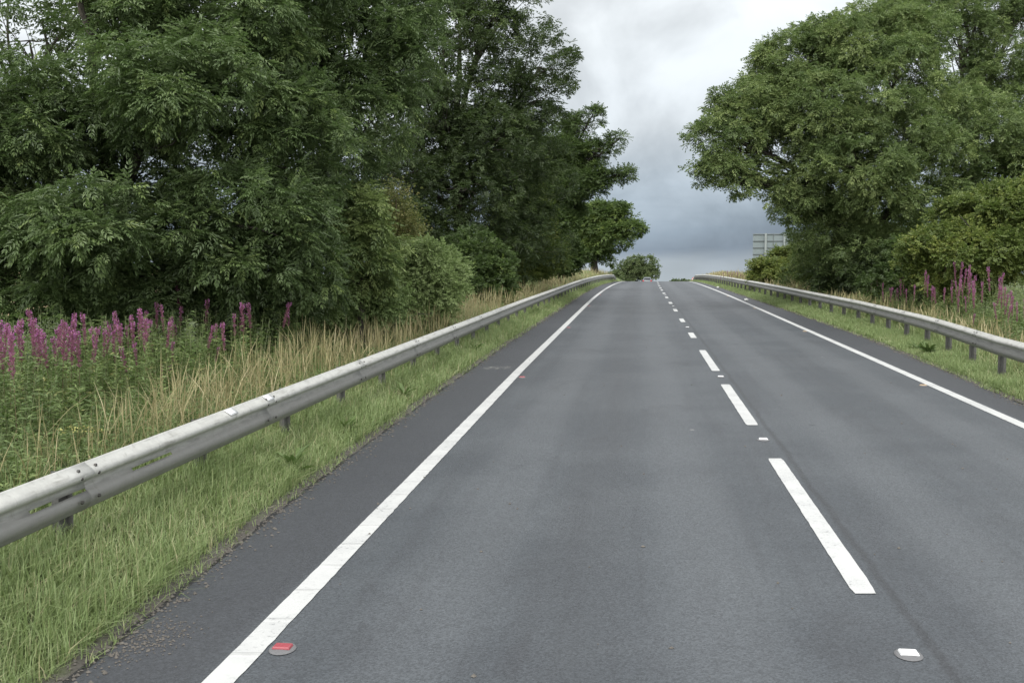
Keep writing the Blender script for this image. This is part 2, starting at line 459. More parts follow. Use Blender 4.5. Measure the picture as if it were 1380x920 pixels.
ysl = np.concatenate([np.arange(-5, 26, .08), np.arange(26, 130, .5), np.arange(130, 300, 4)])
wl = .0015 * R.normal(size=(2, len(ysl)))
strip('edge_line', ysl, off_left(ysl) - .08 + wl[0], off_left(ysl) + .08 + wl[1], .005, M['paint_rib'], road)
strip('edge_line', ysl, off_right(ysl) - .08 + wl[1], off_right(ysl) + .08 + wl[0], .005, M['paint_rib'], road)
dashes = [(-5.8, -1.8), (.15, 4.1), (6.07, 10.2), (12.23, 16.15), (18.05, 22.05), (25.35, 27.1)] + [(31.45 + 6 * k, 33.2 + 6 * k) for k in range(28)]
for y0, y1 in dashes:
    n_ = 41 if y1 < 30 else 9
    ys = np.linspace(y0, y1, n_)
    w = .0013 * R.normal(size=(2, n_)) * (y1 < 30)
    w[:, [0, -1]] += [[.012, .012], [-.012, -.012]]
    strip('centre_dash', ys, np.full(n_, 1.345) + w[0], np.full(n_, 1.495) + w[1], .005, M['paint'], road)

ys_g = np.concatenate([np.arange(-40, 0, 4), np.arange(0, 60, .5), np.arange(60, 130, 1), np.arange(130, 420, 8), [450, 520, 650, 850, 1200, 1800, 2800]])
ds = np.array([0, .05, .1, .15, .22, .3, .42, .55, .7, .9, 1.15, 1.5, 2, 2.5, 3, 4, 5, 6.5, 8, 10, 12, 15, 20, 27, 35, 50, 70, 100, 150, 250, 500, 1000, 1500])
lu = edge_left(ys_g)[:, None] - ds[::-1][None]
ru = edge_right(ys_g)[:, None] + ds[None]
ins = np.stack([edge_left(ys_g) + .25, edge_right(ys_g) - .25], 1)
U = np.concatenate([lu, ins, ru], 1)
Yg = np.repeat(ys_g[:, None], U.shape[1], 1)
Xg = axis(Yg) + U
Zg = ground(Xg, Yg); nl = len(ds)
Zg[:, nl:nl + 2] -= .08
Dg = np.concatenate([np.repeat(ds[::-1][None], len(ys_g), 0), np.zeros((len(ys_g), 2)), np.repeat(ds[None], len(ys_g), 0)], 1)
nc = U.shape[1]
i, j = np.meshgrid(np.arange(len(ys_g) - 1), np.arange(nc - 1), indexing='ij')
a = i * nc + j
terrain = raw_mesh('ground', np.stack([Xg, Yg, Zg], -1).reshape(-1, 3), np.stack([a, a + 1, a + nc + 1, a + nc], -1).reshape(-1, 4), M['soil'], uv=np.stack([Dg, Yg], -1).reshape(-1, 2))
tag(terrain, kind='structure')

# stubble field beyond the hedge on the left
fy = np.linspace(14, 210, 60); fu = -np.concatenate([np.linspace(17, 60, 20), np.linspace(66, 240, 20)])
FU, FY = np.meshgrid(fu, fy); FX = axis(FY) + FU
n_ = len(fu); i, j = np.meshgrid(np.arange(len(fy) - 1), np.arange(n_ - 1), indexing='ij'); a = i * n_ + j
field = raw_mesh('field', np.stack([FX, FY, ground(FX, FY) + .12], -1).reshape(-1, 3), np.stack([a, a + 1, a + n_ + 1, a + n_], -1).reshape(-1, 4), M['field'])
tag(field, kind='structure')
hx = np.linspace(-1500, -180, 60)
hz = 6 + 26 * np.abs(np.sin(hx * .004 + 1)) * sstep(-180, -420, hx) + 3 * np.sin(hx * .021)
hv, hq = [], []
for k, (yy, sc) in enumerate(((900, 0), (1000, .7), (1080, 1), (1250, .8), (1400, 0))):
    hv.append(np.stack([hx, np.full(60, yy) + 30 * np.sin(hx * .01), -16 + (hz + 16) * sc], 1))
i, j = np.meshgrid(np.arange(4), np.arange(59), indexing='ij'); a = i * 60 + j
hills = raw_mesh('hills', np.concatenate(hv), np.stack([a, a + 1, a + 61, a + 60], -1).reshape(-1, 4), M['hill'])
tag(hills, kind='structure')

# ------------------------------------------------------------------ foliage machinery
def pinnate(pairs, llen, lwid, rach, droop=.5, jitter=.12, seed=0, fold=.25, end=True):
    """one compound leaf along +x: paired leaflets, the stalk curving down"""
    r = np.random.default_rng(seed)
    V, Q = [], []
    ts = np.linspace(.28, .95, pairs)
    spots = [(t, s) for t in ts for s in (-1, 1)] + ([(1.0, 0)] if end else [])
    for t, s in spots:
        x, z = rach * t, -droop * rach * t * t
        b = np.array([x, 0, z])
        ang = s * (1.0 - .35 * t) + r.normal() * jitter
        d = np.array([math.cos(ang), math.sin(ang), -.35 - droop * t * .6 + r.normal() * jitter]); d /= np.linalg.norm(d)
        side = np.cross(d, [0, 0, 1.]); side /= np.linalg.norm(side)
        up = np.cross(side, d)
        L = llen * (.75 + .35 * math.sin(math.pi * min(t, .9))) * (1 + r.normal() * .1)
        k = len(V)
        V += [b, b + d * L * .45 + side * lwid * .5 + up * lwid * fold, b + d * L - up * L * .08, b + d * L * .45 - side * lwid * .5 + up * lwid * fold]
        Q.append([k, k + 1, k + 2, k + 3])
    return np.array(V), np.array(Q)


def place(T, P, D, S, tint, upj=.35):
    """copies of a template leaf at P, pointing along D"""
    V0, Q0 = T
    n = len(P)
    x = D / (np.linalg.norm(D, axis=1)[:, None] + 1e-9)
    up = np.array([0, 0, 1.]) + R.normal(size=(n, 3)) * upj
    y = np.cross(up, x); y /= np.linalg.norm(y, axis=1)[:, None] + 1e-9
    z = np.cross(x, y)
    V = P[:, None] + S[:, None, None] * (V0[None, :, :1] * x[:, None] + V0[None, :, 1:2] * y[:, None] + V0[None, :, 2:] * z[:, None])
    Q = (Q0[None] + (np.arange(n) * len(V0))[:, None, None]).reshape(-1, 4)
    return V.reshape(-1, 3), Q, np.repeat(tint, len(V0))


def foliage(name, parent, origin, templates, P, D, S, tint, material, upj=.35):
    Vs, Qs, Ts, k = [], [], [], 0
    pick = R.integers(0, len(templates), len(P))
    for t, T in enumerate(templates):
        m = pick == t
        if not m.any(): continue
        V, Q, tt = place(T, P[m], D[m], S[m], tint[m], upj)
        Vs.append(V); Qs.append(Q + k); Ts.append(tt); k += len(V)
    return raw_mesh(name, np.concatenate(Vs) - np.asarray(origin), np.concatenate(Qs), material, parent, tint=np.concatenate(Ts), smooth=False)


def unit(n):
    v = R.normal(size=(n, 3)); return v / np.linalg.norm(v, axis=1)[:, None]


def bezier(a, b, c, n):
    t = np.linspace(0, 1, n)[:, None]
    return (1 - t) ** 2 * a + 2 * t * (1 - t) * b + t * t * c


TPL = {
    'ash_near': [pinnate(4, .085, .030, .20, .55, seed=k) for k in range(4)],
    'ash_mid': [pinnate(3, .115, .042, .22, .55, seed=10 + k) for k in range(4)],
    'ash_far': [pinnate(2, .16, .065, .22, .5, seed=20 + k) for k in range(4)],
    'broad': [pinnate(3, .085, .060, .22, .25, seed=30 + k, jitter=.25) for k in range(4)],
    'hornbeam': [pinnate(4, .085, .055, .34, .22, seed=40 + k, jitter=.2) for k in range(4)],
    'small': [pinnate(4, .045, .036, .17, .15, seed=50 + k, jitter=.35) for k in range(4)],
    'birch': [pinnate(3, .045, .036, .22, .8, seed=60 + k, jitter=.4) for k in range(3)],
    'far': [pinnate(2, .42, .26, .5, .3, seed=70 + k, jitter=.4) for k in range(3)],
}


def tree(name, label, cat, base_px, Y, lobes, tpl, material, trunk_r=.18, per_clump=(5, 5), clump_r=.3, clumps=1.0, leaf=1.0, group=None, stems=1,
         base=None, fork=.35, sparse=1.0, twigs=9, bark='bark', up=.35, crown='crown', tone=0.0):
    """lobes: (px, py, Y, rx_px, ry_px, depth m) as seen in the photograph, turned into solid ellipsoids of twigs and leaves.
    per_clump: shoots per clump, leaves per shoot"""
    global R
    R = np.random.default_rng(zlib.crc32(label.encode()))
    bx, by = base if base is not None else (at(base_px, 382, Y)[0], Y)
    o = np.array([bx, by, float(ground(bx, by)) - .05])
    root = empty(name, o, label, cat, group)
    C, A = [], []
    for px, py, yy, rx, ry, dd in lobes:
        C.append(at(px, py, yy)); A.append([rx * yy / FPX, dd, ry * yy / FPX])
    C, A = np.array(C), np.array(A)
    mid = C.mean(0); top = C[:, 2].max()
    wood = MB()
    # trunk(s)
    trunks = []
    for s in range(stems):
        lean = R.normal(size=2) * .25 * (1 if stems > 1 else .3)
        foot = o + np.array([R.normal() * .25, R.normal() * .25, 0]) * (stems > 1)
        tp = np.array([mid[0] * .6 + o[0] * .4 + lean[0] * 3, mid[1] * .6 + o[1] * .4 + lean[1] * 3, o[2] + (top - o[2]) * .82])
        ctrl = foot * .45 + tp * .55 + np.array([-(tp - foot)[0] * .4, -(tp - foot)[1] * .4, 0])
        path = bezier(foot, ctrl, tp, 12) + np.concatenate([np.zeros((1, 3)), R.normal(size=(11, 3)) * .05])
        rad = trunk_r * (1 - .8 * np.linspace(0, 1, 12)) * np.concatenate([[1.5, 1.12], np.ones(10)]) / (1 + .35 * (stems - 1))
        wood.tube(path, rad, 9)
        trunks.append((path, rad))
    P, D, TN = [], [], []
    for c, a_ in zip(C, A):
        a_ = np.maximum(a_ - .22 * clump_r, .5 * a_)
        path, rad = trunks[R.integers(len(trunks))]
        zt = o[2] + (c[2] - o[2]) * R.uniform(fork, fork + .3)
        k = int(np.clip(np.searchsorted(path[:, 2], zt), 1, 10))
        s0 = path[k]
        br = np.linalg.norm(c - s0)
        ctrl = (s0 + c) / 2 + np.array([0, 0, .12 * br]) + R.normal(size=3) * .08 * br
        lp = bezier(s0, ctrl, c, 8)
        r0 = min(rad[k] * .7, .03 + .018 * br)
        wood.tube(lp, np.linspace(r0, max(.014, r0 * .35), 8), 6)
        ncl = max(6, int(clumps * (a_[0] * a_[1] + a_[0] * a_[2] + a_[1] * a_[2]) * 4.2 / (clump_r ** 2 * 3.1)))
        dirs = unit(ncl)
        rr = np.where(R.random(ncl) < .72, R.uniform(.82, 1.06, ncl), R.uniform(.2, .8, ncl))
        cc = c + dirs * a_ * rr[:, None]
        for q in R.permutation(ncl)[:twigs]:
            k2 = R.integers(3, 8)
            s1 = lp[k2]
            e = cc[q]; L = np.linalg.norm(e - s1)
            wood.tube(bezier(s1, (s1 + e) / 2 + R.normal(size=3) * .12 * L, e, 5), np.linspace(max(.010, r0 * .3), .004, 5), 4, cap=False)
        n1 = R.poisson(per_clump[0], ncl) + 1
        ci = np.repeat(np.arange(ncl), n1)
        ctone = R.normal(size=ncl) * .15
        csize = R.uniform(.75, 1.35, ncl)
        cdir = dirs[ci] * np.array([1, 1, .6])
        # each clump is a drooping dome of shoots
        hd = unit(len(ci)) + cdir * .55 + np.array([0, 0, .45]); hd /= np.linalg.norm(hd, axis=1)[:, None]
        pos = cc[ci] + hd * (csize[ci] * clump_r * R.uniform(.55, 1.1, len(ci)))[:, None] * np.array([1.05, 1.05, .75])
        ax = hd * .8 + np.array([0, 0, up - .15]) + R.normal(size=(len(ci), 3)) * .3
        # leaves round each shoot
        n2 = R.poisson(per_clump[1], len(ci)) + 1
        si = np.repeat(np.arange(len(ci)), n2)
        ld = ax[si] / np.linalg.norm(ax[si], axis=1)[:, None] * .55 + unit(len(si)) * np.array([1, 1, .55])
        P.append(pos[si] + ld * .03); D.append(ld)
        TN.append(np.clip(.42 + tone + ctone[ci][si] + R.normal(size=len(si)) * .17, 0, 1))
    P, D, TN = np.concatenate(P), np.concatenate(D), np.concatenate(TN)
    if sparse < 1:
        keep = R.random(len(P)) < sparse; P, D, TN = P[keep], D[keep], TN[keep]
    low = P[:, 2] > ground(P[:, 0], P[:, 1]) + .05
    P, D, TN = P[low], D[low], TN[low]
    S = leaf * R.uniform(.75, 1.2, len(P))
    w = wood.build('trunk', M[bark], root, smooth=True)
    w.data.transform(__import__('mathutils').Matrix.Translation(-Vector(o)))
    foliage(crown, root, o, TPL[tpl], P, D, S, TN, M[material])
    return root



# ------------------------------------------------------------------ trees and shrubs on the left
HL = 'trees of the hedgerow'
SH = 'shrubs of the hedgerow'
tree('ash_tree', 'big drooping ash nearest the road, directly behind the tall row of pink willowherb', 'tree', 150, 17, [
    (55, 165, 15.5, 95, 70, 1.0), (250, 120, 14.6, 115, 72, 1.1), (125, 305, 14, 78, 55, .9), (15, 285, 15, 75, 70, 1.0),
    (325, 305, 15, 92, 75, 1.0), (385, 190, 16, 70, 90, 1.0), (398, 325, 16, 52, 75, .9), (225, 298, 16.3, 62, 44, .7), (50, 385, 15, 95, 48, .9),
    (215, 378, 15.5, 100, 48, .9), (335, 385, 16, 78, 52, .9), (185, 35, 16.4, 70, 45, 1.0), (330, 35, 16.2, 95, 62, 1.0),
    (-70, 220, 15, 110, 120, 1.2), (190, 215, 16.3, 90, 60, .8), (310, -70, 17, 170, 80, 1.4), (90, -110, 17, 130, 70, 1.2), (398, 408, 16.5, 48, 36, .7), (120, 405, 16.6, 80, 40, .8), (280, 410, 17, 80, 34, .8), (10, 350, 16.5, 70, 40, .8)],
    'ash_near', 'ash', trunk_r=.24, per_clump=(7, 6), clump_r=.30, clumps=1.5, stems=2, base=(-7.0, 17.2), group=HL)
tree('ash_tree', 'ash with hanging sprays between the big drooping ash and the tall dark ash', 'tree', 440, 21, [
    (470, 55, 19.5, 85, 75, 1.2), (545, 85, 19.5, 38, 62, .9), (490, 150, 18.6, 62, 50, .9), (525, 10, 20, 62, 48, 1.0), (400, 110, 20, 80, 80, 1.2),
    (440, 225, 18.4, 58, 55, .9), (390, 280, 19, 66, 60, .9), (450, -70, 21, 130, 70, 1.5), (560, -40, 21, 60, 50, 1.2), (455, 290, 20.5, 42, 45, .9)],
    'ash_near', 'ash', trunk_r=.22, per_clump=(7, 6), clump_r=.34, clumps=1.3, base=(-5.9, 21.5), group=HL)
tree('ash_tree', 'thin-crowned ash behind, its bare limbs dark against the sky', 'tree', 90, 24, [
    (40, 55, 23, 70, 40, 1.2), (130, 30, 24, 70, 45, 1.2), (-10, 120, 23, 50, 60, 1.0), (160, -60, 24, 130, 60, 1.6), (20, -60, 24, 110, 55, 1.5), (-40, 230, 23, 70, 60, 1.2)],
    'ash_mid', 'ash', trunk_r=.2, per_clump=(4, 4), clump_r=.36, clumps=.8, stems=3, base=(-10.6, 24), group=HL, twigs=16)
tree('ash_tree', 'tall dark ash with an open rounded top, tallest tree left of the road', 'tree', 650, 42, [
    (598, 60, 40, 55, 55, 2.0), (672, 35, 40, 66, 45, 2.2), (728, 92, 40, 46, 42, 2.0), (640, 140, 40, 80, 50, 2.0), (705, 150, 41, 50, 34, 1.8),
    (560, 190, 40, 62, 75, 2.0), (640, 220, 40, 90, 60, 2.0), (710, 235, 42, 60, 60, 1.8), (560, 290, 39, 70, 60, 1.8), (520, 235, 37, 50, 60, 1.4), (600, 165, 38, 50, 50, 1.4), (630, 255, 38, 60, 50, 1.4), (590, 330, 37, 50, 40, 1.2), (670, 190, 38.5, 50, 44, 1.4), (575, 110, 38, 36, 50, 1.2), (520, 310, 36, 50, 50, 1.2), (640, 310, 40, 90, 55, 1.8),
    (705, 320, 42, 55, 45, 1.6), (610, -30, 41, 60, 40, 2), (690, -8, 41, 40, 20, 1.6)],
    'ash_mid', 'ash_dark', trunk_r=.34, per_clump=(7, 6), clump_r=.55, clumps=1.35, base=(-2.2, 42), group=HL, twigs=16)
tree('hornbeam_tree', 'spreading dark tree with level boughs reaching out over the edge line', 'tree', 742, 60, [
    (738, 200, 60, 42, 36, 1.8), (782, 166, 59, 24, 8, .7), (800, 153, 58.5, 9, 5, .4), (772, 205, 59, 40, 20, 1.4), (808, 200, 58, 20, 8, .7), (834, 188, 57.5, 11, 7, .5), (812, 232, 58, 24, 9, .8),
    (838, 236, 57.5, 10, 8, .5), (782, 248, 58, 36, 16, 1.3), (738, 250, 60, 46, 44, 1.8), (755, 285, 60, 26, 22, 1.2), (700, 225, 60, 36, 44, 1.6), (765, 225, 59, 30, 14, 1.2)],
    'hornbeam', 'hornbeam', trunk_r=.3, per_clump=(7, 5), clump_r=.34, clumps=1.25, leaf=1.0, base=(2.1, 60.5), group=HL, twigs=14)
tree('sycamore_tree', 'round billowing tree standing on the bank where the left guardrail goes over the crest', 'tree', 801, 100, [
    (800, 298, 100, 26, 23, 2.0), (832, 292, 100, 22, 16, 1.6), (848, 310, 99, 15, 13, 1.3), (820, 318, 99, 28, 18, 1.8), (788, 328, 100, 22, 24, 1.8),
    (805, 344, 100, 18, 14, 1.6), (778, 306, 101, 18, 20, 1.6), (815, 282, 101, 16, 9, 1.2)],
    'broad', 'hornbeam', tone=.25, trunk_r=.4, per_clump=(8, 6), clump_r=.6, clumps=1.7, leaf=1.8, base=(8.3, 100.5), group=HL)
tree('sycamore_tree', 'far round tree beyond the crest, behind the silver car', 'tree', 858, 262, [
    (858, 361, 258, 20, 14, 3.0), (870, 359, 258, 16, 13, 2.6), (846, 366, 258, 18, 10, 2.6), (834, 372, 258, 12, 7, 2.0), (876, 369, 257, 10, 9, 2.0), (852, 374, 256, 26, 8, 2.5)],
    'far', 'far_leaf', tone=.25, trunk_r=.4, per_clump=(4, 4), clump_r=.9, clumps=1.3, leaf=1.0)  # raised tone puts the paleness of distant haze into the leaf colour

tree('ash_sapling', 'young bright ash sapling on the bank left of the rounded dogwood', 'sapling', 490, 18.2, [
    (492, 285, 18.2, 24, 28, .5), (478, 325, 18.1, 34, 34, .6), (505, 330, 18.2, 28, 34, .6), (482, 372, 18.1, 42, 34, .6)],
    'ash_near', 'ash', tone=.5, trunk_r=.06, per_clump=(7, 5), clump_r=.20, clumps=1.1, fork=.2)
tree('birch_sapling', 'thin yellowing birch sapling standing behind the rounded dogwood', 'sapling', 536, 22.8, [
    (534, 262, 22.6, 11, 22, .25), (545, 285, 22.6, 16, 14, .3), (536, 305, 22.6, 24, 20, .4), (528, 330, 22.6, 26, 16, .4)],
    'birch', 'birch', tone=.2, trunk_r=.04, per_clump=(6, 4), clump_r=.18, clumps=1.0, fork=.3, leaf=1.1, bark='redstem')
dog = tree('dogwood_bush', 'rounded pale green dogwood bush bulging from the hedge above the dry grass', 'bush', 562, 22, [
    (562, 360, 21.8, 46, 34, .75), (578, 385, 21.6, 40, 40, .7), (540, 395, 21.7, 44, 36, .7), (600, 370, 22, 18, 22, .5), (560, 418, 21.6, 50, 24, .6)],
    'small', 'dogwood', tone=.6, trunk_r=.06, per_clump=(9, 6), clump_r=.20, clumps=1.25, stems=4, fork=.1, leaf=1.05, group=SH)
bp = np.array([at(*p, 20.6) for p in ((498, 350), (503, 355), (507, 352), (512, 337), (500, 362), (522, 335), (494, 348), (508, 362), (518, 345))])
b0 = None
for q in bp:
    for _ in range(4):
        c = q + R.normal(size=3) * .035 - np.array(dog.location)
        if b0 is None:
            b0 = MB().tube([[0, 0, -.018], [0, 0, -.013], [0, 0, 0], [0, 0, .013], [0, 0, .018]], [.003, .013, .019, .013, .003], 7).build('berry', M['berry'], dog, smooth=True); bo = b0
        else: bo = link(b0.copy(), dog)
        bo.location = c
tree('bramble_bush', 'low yellow-green bush at the foot of the ash sapling', 'bush', 468, 18.6, [
    (455, 412, 18.4, 46, 24, .6), (500, 408, 18.8, 40, 26, .6), (420, 420, 18, 36, 22, .5)],
    'small', 'dogwood', trunk_r=.04, per_clump=(8, 5), clump_r=.18, clumps=1.1, stems=4, fork=.1, leaf=1.2, group=SH)
tree('hazel_bush', 'dark leafy bush between the rounded dogwood and the bright-tipped shoots', 'bush', 650, 34, [
    (640, 345, 34, 38, 34, 1.0), (655, 380, 33.4, 40, 30, .9), (620, 385, 33, 26, 30, .8), (672, 360, 34, 22, 26, .8)],
    'broad', 'hornbeam', trunk_r=.07, per_clump=(8, 5), clump_r=.28, clumps=1.2, stems=4, fork=.1, leaf=.8, group=SH)
tree('hornbeam_bush', 'glossy hornbeam bush with long bright shoots above the hedge', 'bush', 705, 46, [
    (712, 300, 46, 30, 30, 1.0), (735, 280, 46, 9, 18, .3), (700, 335, 45.5, 36, 32, 1.1), (728, 340, 46, 30, 32, 1.0), (690, 365, 45, 36, 22, 1.0), (690, 312, 46, 18, 22, .6)],
    'hornbeam', 'hawthorn', tone=.1, trunk_r=.08, per_clump=(7, 5), clump_r=.30, clumps=1.2, stems=4, fork=.1, leaf=.9, group=SH)
tree('hawthorn_bush', 'olive hawthorn bush at the far end of the hedge below the level boughs', 'bush', 745, 58, [
    (745, 325, 58, 26, 28, 1.2), (762, 345, 58, 20, 22, 1.0), (735, 355, 57, 30, 20, 1.0), (752, 300, 58, 20, 20, 1.0)],
    'small', 'hornbeam', trunk_r=.08, per_clump=(9, 6), clump_r=.32, clumps=1.2, stems=4, fork=.1, leaf=2.0, group=SH)

# ------------------------------------------------------------------ trees and shrubs on the right
HR = 'trees beyond the right guardrail'
tree('ash_tree', 'great spreading ash with a heavy limb hanging over the right-hand lane', 'tree', 1165, 41, [
    (990, 190, 38, 34, 32, 1.4), (962, 178, 38, 15, 15, .8), (978, 234, 37.4, 26, 20, 1.1), (1012, 150, 39, 38, 34, 1.8), (1008, 232, 38, 20, 12, .7), (1036, 74, 39.5, 13, 15, .7), (1082, 54, 40, 20, 17, .9), (1026, 112, 39, 17, 14, .8), (974, 140, 38.5, 15, 14, .7), (1122, 42, 40, 24, 16, .9), (1160, 30, 40.5, 22, 14, .9), (992, 246, 37.8, 24, 12, .8), (964, 220, 37.4, 16, 24, .8),
    (1070, 100, 40, 55, 46, 2.2), (1125, 75, 40, 55, 42, 2.2), (1058, 168, 39, 50, 38, 2.0), (1125, 150, 37.5, 66, 46, 2.0), (1200, 115, 39, 66, 55, 2.2),
    (1085, 240, 38, 42, 40, 1.8), (1150, 225, 37, 66, 40, 2.0), (1225, 195, 37.5, 62, 42, 2.0), (1300, 175, 39, 66, 52, 2.0),
    (1122, 312, 45, 46, 42, 1.8), (1170, 300, 39.5, 60, 40, 1.6), (1252, 268, 37, 34, 24, 1.2), (1330, 235, 39, 58, 36, 1.8), (1112, 362, 47, 40, 28, 1.6),
    (1155, 365, 47, 56, 30, 1.4), (1215, 55, 41, 60, 40, 2.0), (1405, 195, 39, 60, 70, 2.2), (1255, 330, 46, 56, 40, 1.4), (1135, 330, 38.5, 44, 34, 1.4), (1200, 345, 47, 56, 40, 1.4), (1086, 282, 40, 30, 34, 1.4), (1190, 255, 37, 46, 32, 1.4)],
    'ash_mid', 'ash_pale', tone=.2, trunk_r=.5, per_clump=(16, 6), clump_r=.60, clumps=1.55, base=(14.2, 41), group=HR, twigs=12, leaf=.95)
tree('ash_tree', 'taller airy ash showing sky through its crown, behind the great spreading ash', 'tree', 1300, 50, [
    (1235, 15, 49, 42, 26, 1.8), (1295, 35, 50, 46, 34, 1.8), (1345, 85, 49, 34, 45, 1.6), (1372, 25, 51, 34, 34, 1.6), (1320, 130, 49, 44, 36, 1.6),
    (1280, -35, 51, 60, 30, 2), (1400, 130, 50, 40, 60, 1.8), (1205, 30, 49, 30, 24, 1.4), (1400, -30, 50, 50, 40, 1.8)],
    'ash_mid', 'ash_pale', tone=.1, trunk_r=.36, per_clump=(13, 6), clump_r=.55, clumps=1.6, base=(23.4, 51), group=HR, twigs=22, leaf=.9)
tree('hawthorn_bush', 'wide yellow-green hawthorn rising behind the willowherb under the airy ash', 'bush', 1320, 28, [
    (1315, 300, 28, 50, 30, 1.3), (1365, 285, 28, 46, 32, 1.3), (1262, 340, 27.5, 36, 26, 1.0), (1318, 345, 27, 60, 32, 1.2), (1378, 335, 27, 46, 42, 1.2),
    (1290, 372, 27.5, 55, 26, 1.0), (1410, 300, 28, 50, 60, 1.3), (1330, 268, 28.4, 22, 12, .7), (1290, 318, 27.6, 26, 12, .7)],
    'small', 'hawthorn', tone=.12, trunk_r=.12, per_clump=(8, 6), clump_r=.26, clumps=1.25, stems=4, base=(13.4, 28.4), fork=.1, leaf=1.35, up=.15)
tree('elder_bush', 'dark elder bush filling the shade at the foot of the great ash', 'bush', 1150, 38, [
    (1175, 372, 37, 40, 26, 1.0), (1130, 378, 39, 40, 22, 1.0), (1205, 362, 37.5, 30, 30, 1.0), (1150, 352, 39.5, 46, 24, 1.0)],
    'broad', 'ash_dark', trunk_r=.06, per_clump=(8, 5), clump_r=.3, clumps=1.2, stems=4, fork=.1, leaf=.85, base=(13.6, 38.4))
tree('hazel_bush', 'dull green bush in the shade between the great ash trunk and the hawthorn', 'bush', 1225, 31, [
    (1222, 350, 31, 26, 28, .9), (1240, 372, 30.5, 34, 22, .9), (1200, 378, 31, 24, 20, .8)],
    'broad', 'hornbeam', trunk_r=.06, per_clump=(8, 5), clump_r=.26, clumps=1.0, stems=4, fork=.1, leaf=.8)
tree('hawthorn_bush', 'olive bush in front of the grey back of the road sign', 'bush', 1060, 58, [
    (1038, 366, 56, 24, 15, 1.2), (1068, 352, 57, 26, 16, 1.2), (1092, 352, 57, 26, 24, 1.2), (1052, 372, 55.5, 36, 15, 1.0), (1030, 372, 56, 14, 14, .8)],
    'small', 'hawthorn', tone=.3, trunk_r=.09, per_clump=(9, 6), clump_r=.34, clumps=1.2, stems=5, fork=.1, leaf=1.9)
tree('hedge_bush', 'low dark hedge clump barely showing over the crest, near the small warning sign', 'bush', 916, 400, [
    (911, 381, 400, 5, 3.4, 2.5), (918, 381, 400, 5, 3.0, 2.5), (924, 381.5, 400, 4, 2.5, 2.5)],
    'far', 'far_leaf', trunk_r=.2, per_clump=(4, 3), clump_r=.6, clumps=1.0, leaf=1.3, fork=.1)

# ------------------------------------------------------------------ grass
def blades(name, u0, u1, y0, y1, dens, L, W, mat_, tint=(.45, .2), lean=.6, pw=1.3, patch=.5, scale_w=.6, head=0.0, kind_stuff=True, nseg=2, yref=8.0, maxn=200000, dens_y=None):
    """blades between two offsets; fewer and wider with distance"""
    yy = np.linspace(y0, y1, 4000)
    wd = np.abs(u1(yy) - u0(yy))
    rho = dens * np.minimum(1, (yref / yy)) ** pw * wd
    if dens_y: rho = rho * lerp(yy, *dens_y)
    cum = np.cumsum(rho) * (yy[1] - yy[0]); n = int(min(cum[-1], maxn))
    Y = np.interp(R.random(n) * cum[-1], cum, yy)
    t = R.random(n)
    U_ = u0(Y) * (1 - t) + u1(Y) * t
    X = axis(Y) + U_
    pn = wob(X * 2.2, Y * 1.7, 1.2) * .5 + .5
    keep = R.random(n) < (1 - patch + patch * pn * 1.6)
    X, Y, pn = X[keep], Y[keep], pn[keep]; n = len(X)
    Z = ground(X, Y) - .01
    ln = L * R.uniform(.5, 1.25, n) * (.75 + .5 * pn)
    wdt = W * np.maximum(1, Y / yref) ** scale_w * R.uniform(.7, 1.3, n)
    az = R.uniform(0, 2 * math.pi, n)
    dx, dy = np.cos(az), np.sin(az)
    le = np.abs(R.normal(size=n)) * lean
    # blade width faces across the lean, turned a little
    fx, fy = -dy, dx
    ts = np.linspace(0, 1, nseg + 1)
    B = np.stack([X, Y, Z], 1)
    V = []
    for k, tt in enumerate(ts):
        c = B + np.stack([dx * le * ln * tt * tt, dy * le * ln * tt * tt, ln * (tt - .28 * np.minimum(le, 1.3) * tt * tt)], 1)
        if head > 0:
            ww = wdt * (1.0 if tt < .7 else (head if tt < .99 else .3))
        else:
            ww = wdt * (1 - .85 * tt ** 1.5)
        s = np.stack([fx * ww / 2, fy * ww / 2, np.zeros(n)], 1)
        V += [c - s, c + s]
    V = np.stack(V, 1)
    m = 2 * (nseg + 1)
    q = np.array([[2 * k, 2 * k + 1, 2 * k + 3, 2 * k + 2] for k in range(nseg)])
    Q = (q[None] + (np.arange(n) * m)[:, None, None]).reshape(-1, 4)
    tn = np.clip(tint[0] + R.normal(size=n) * tint[1] + (pn - .5) * -.25, 0, 1)
    o = raw_mesh(name, V.reshape(-1, 3), Q, mat_, None, tint=np.repeat(tn, m), smooth=False)
    tag(o, kind='stuff')
    return o


def cst(c): return lambda y: np.full(np.shape(y), float(c))


R = np.random.default_rng(101)
g = blades('grass', lambda y: edge_left(y) - .12, lambda y: rail_left(y) - .25, 3.2, 125, 5600, .165, .0075, M['grass'], (.56, .22), .8, maxn=170000)
tag(g, 'unmown green verge grass between the left guardrail and the asphalt', 'grass')
g = blades('grass', lambda y: edge_left(y) - .02 + .05 * wob(y * 3, y * 2), lambda y: edge_left(y) - .22, 3.2, 125, 1500, .08, .007, M['grass'], (.6, .2), 1.1, patch=.95, maxn=40000)
tag(g, 'ragged grass fringe creeping over the left asphalt edge', 'grass')
g = blades('grass', lambda y: edge_right(y) + .10, lambda y: rail_right(y) + .3, 11, 125, 6500, .12, .009, M['grass'], (.55, .18), .7, yref=12, maxn=140000)
tag(g, 'bright short verge grass between the right guardrail and the asphalt', 'grass')
g = blades('grass', lambda y: edge_right(y) + .0 + .05 * wob(y * 3, y * 2), lambda y: edge_right(y) + .2, 11, 125, 1800, .07, .008, M['grass'], (.62, .2), 1.0, patch=.95, yref=12, maxn=30000)
tag(g, 'ragged grass fringe creeping over the right asphalt edge', 'grass')
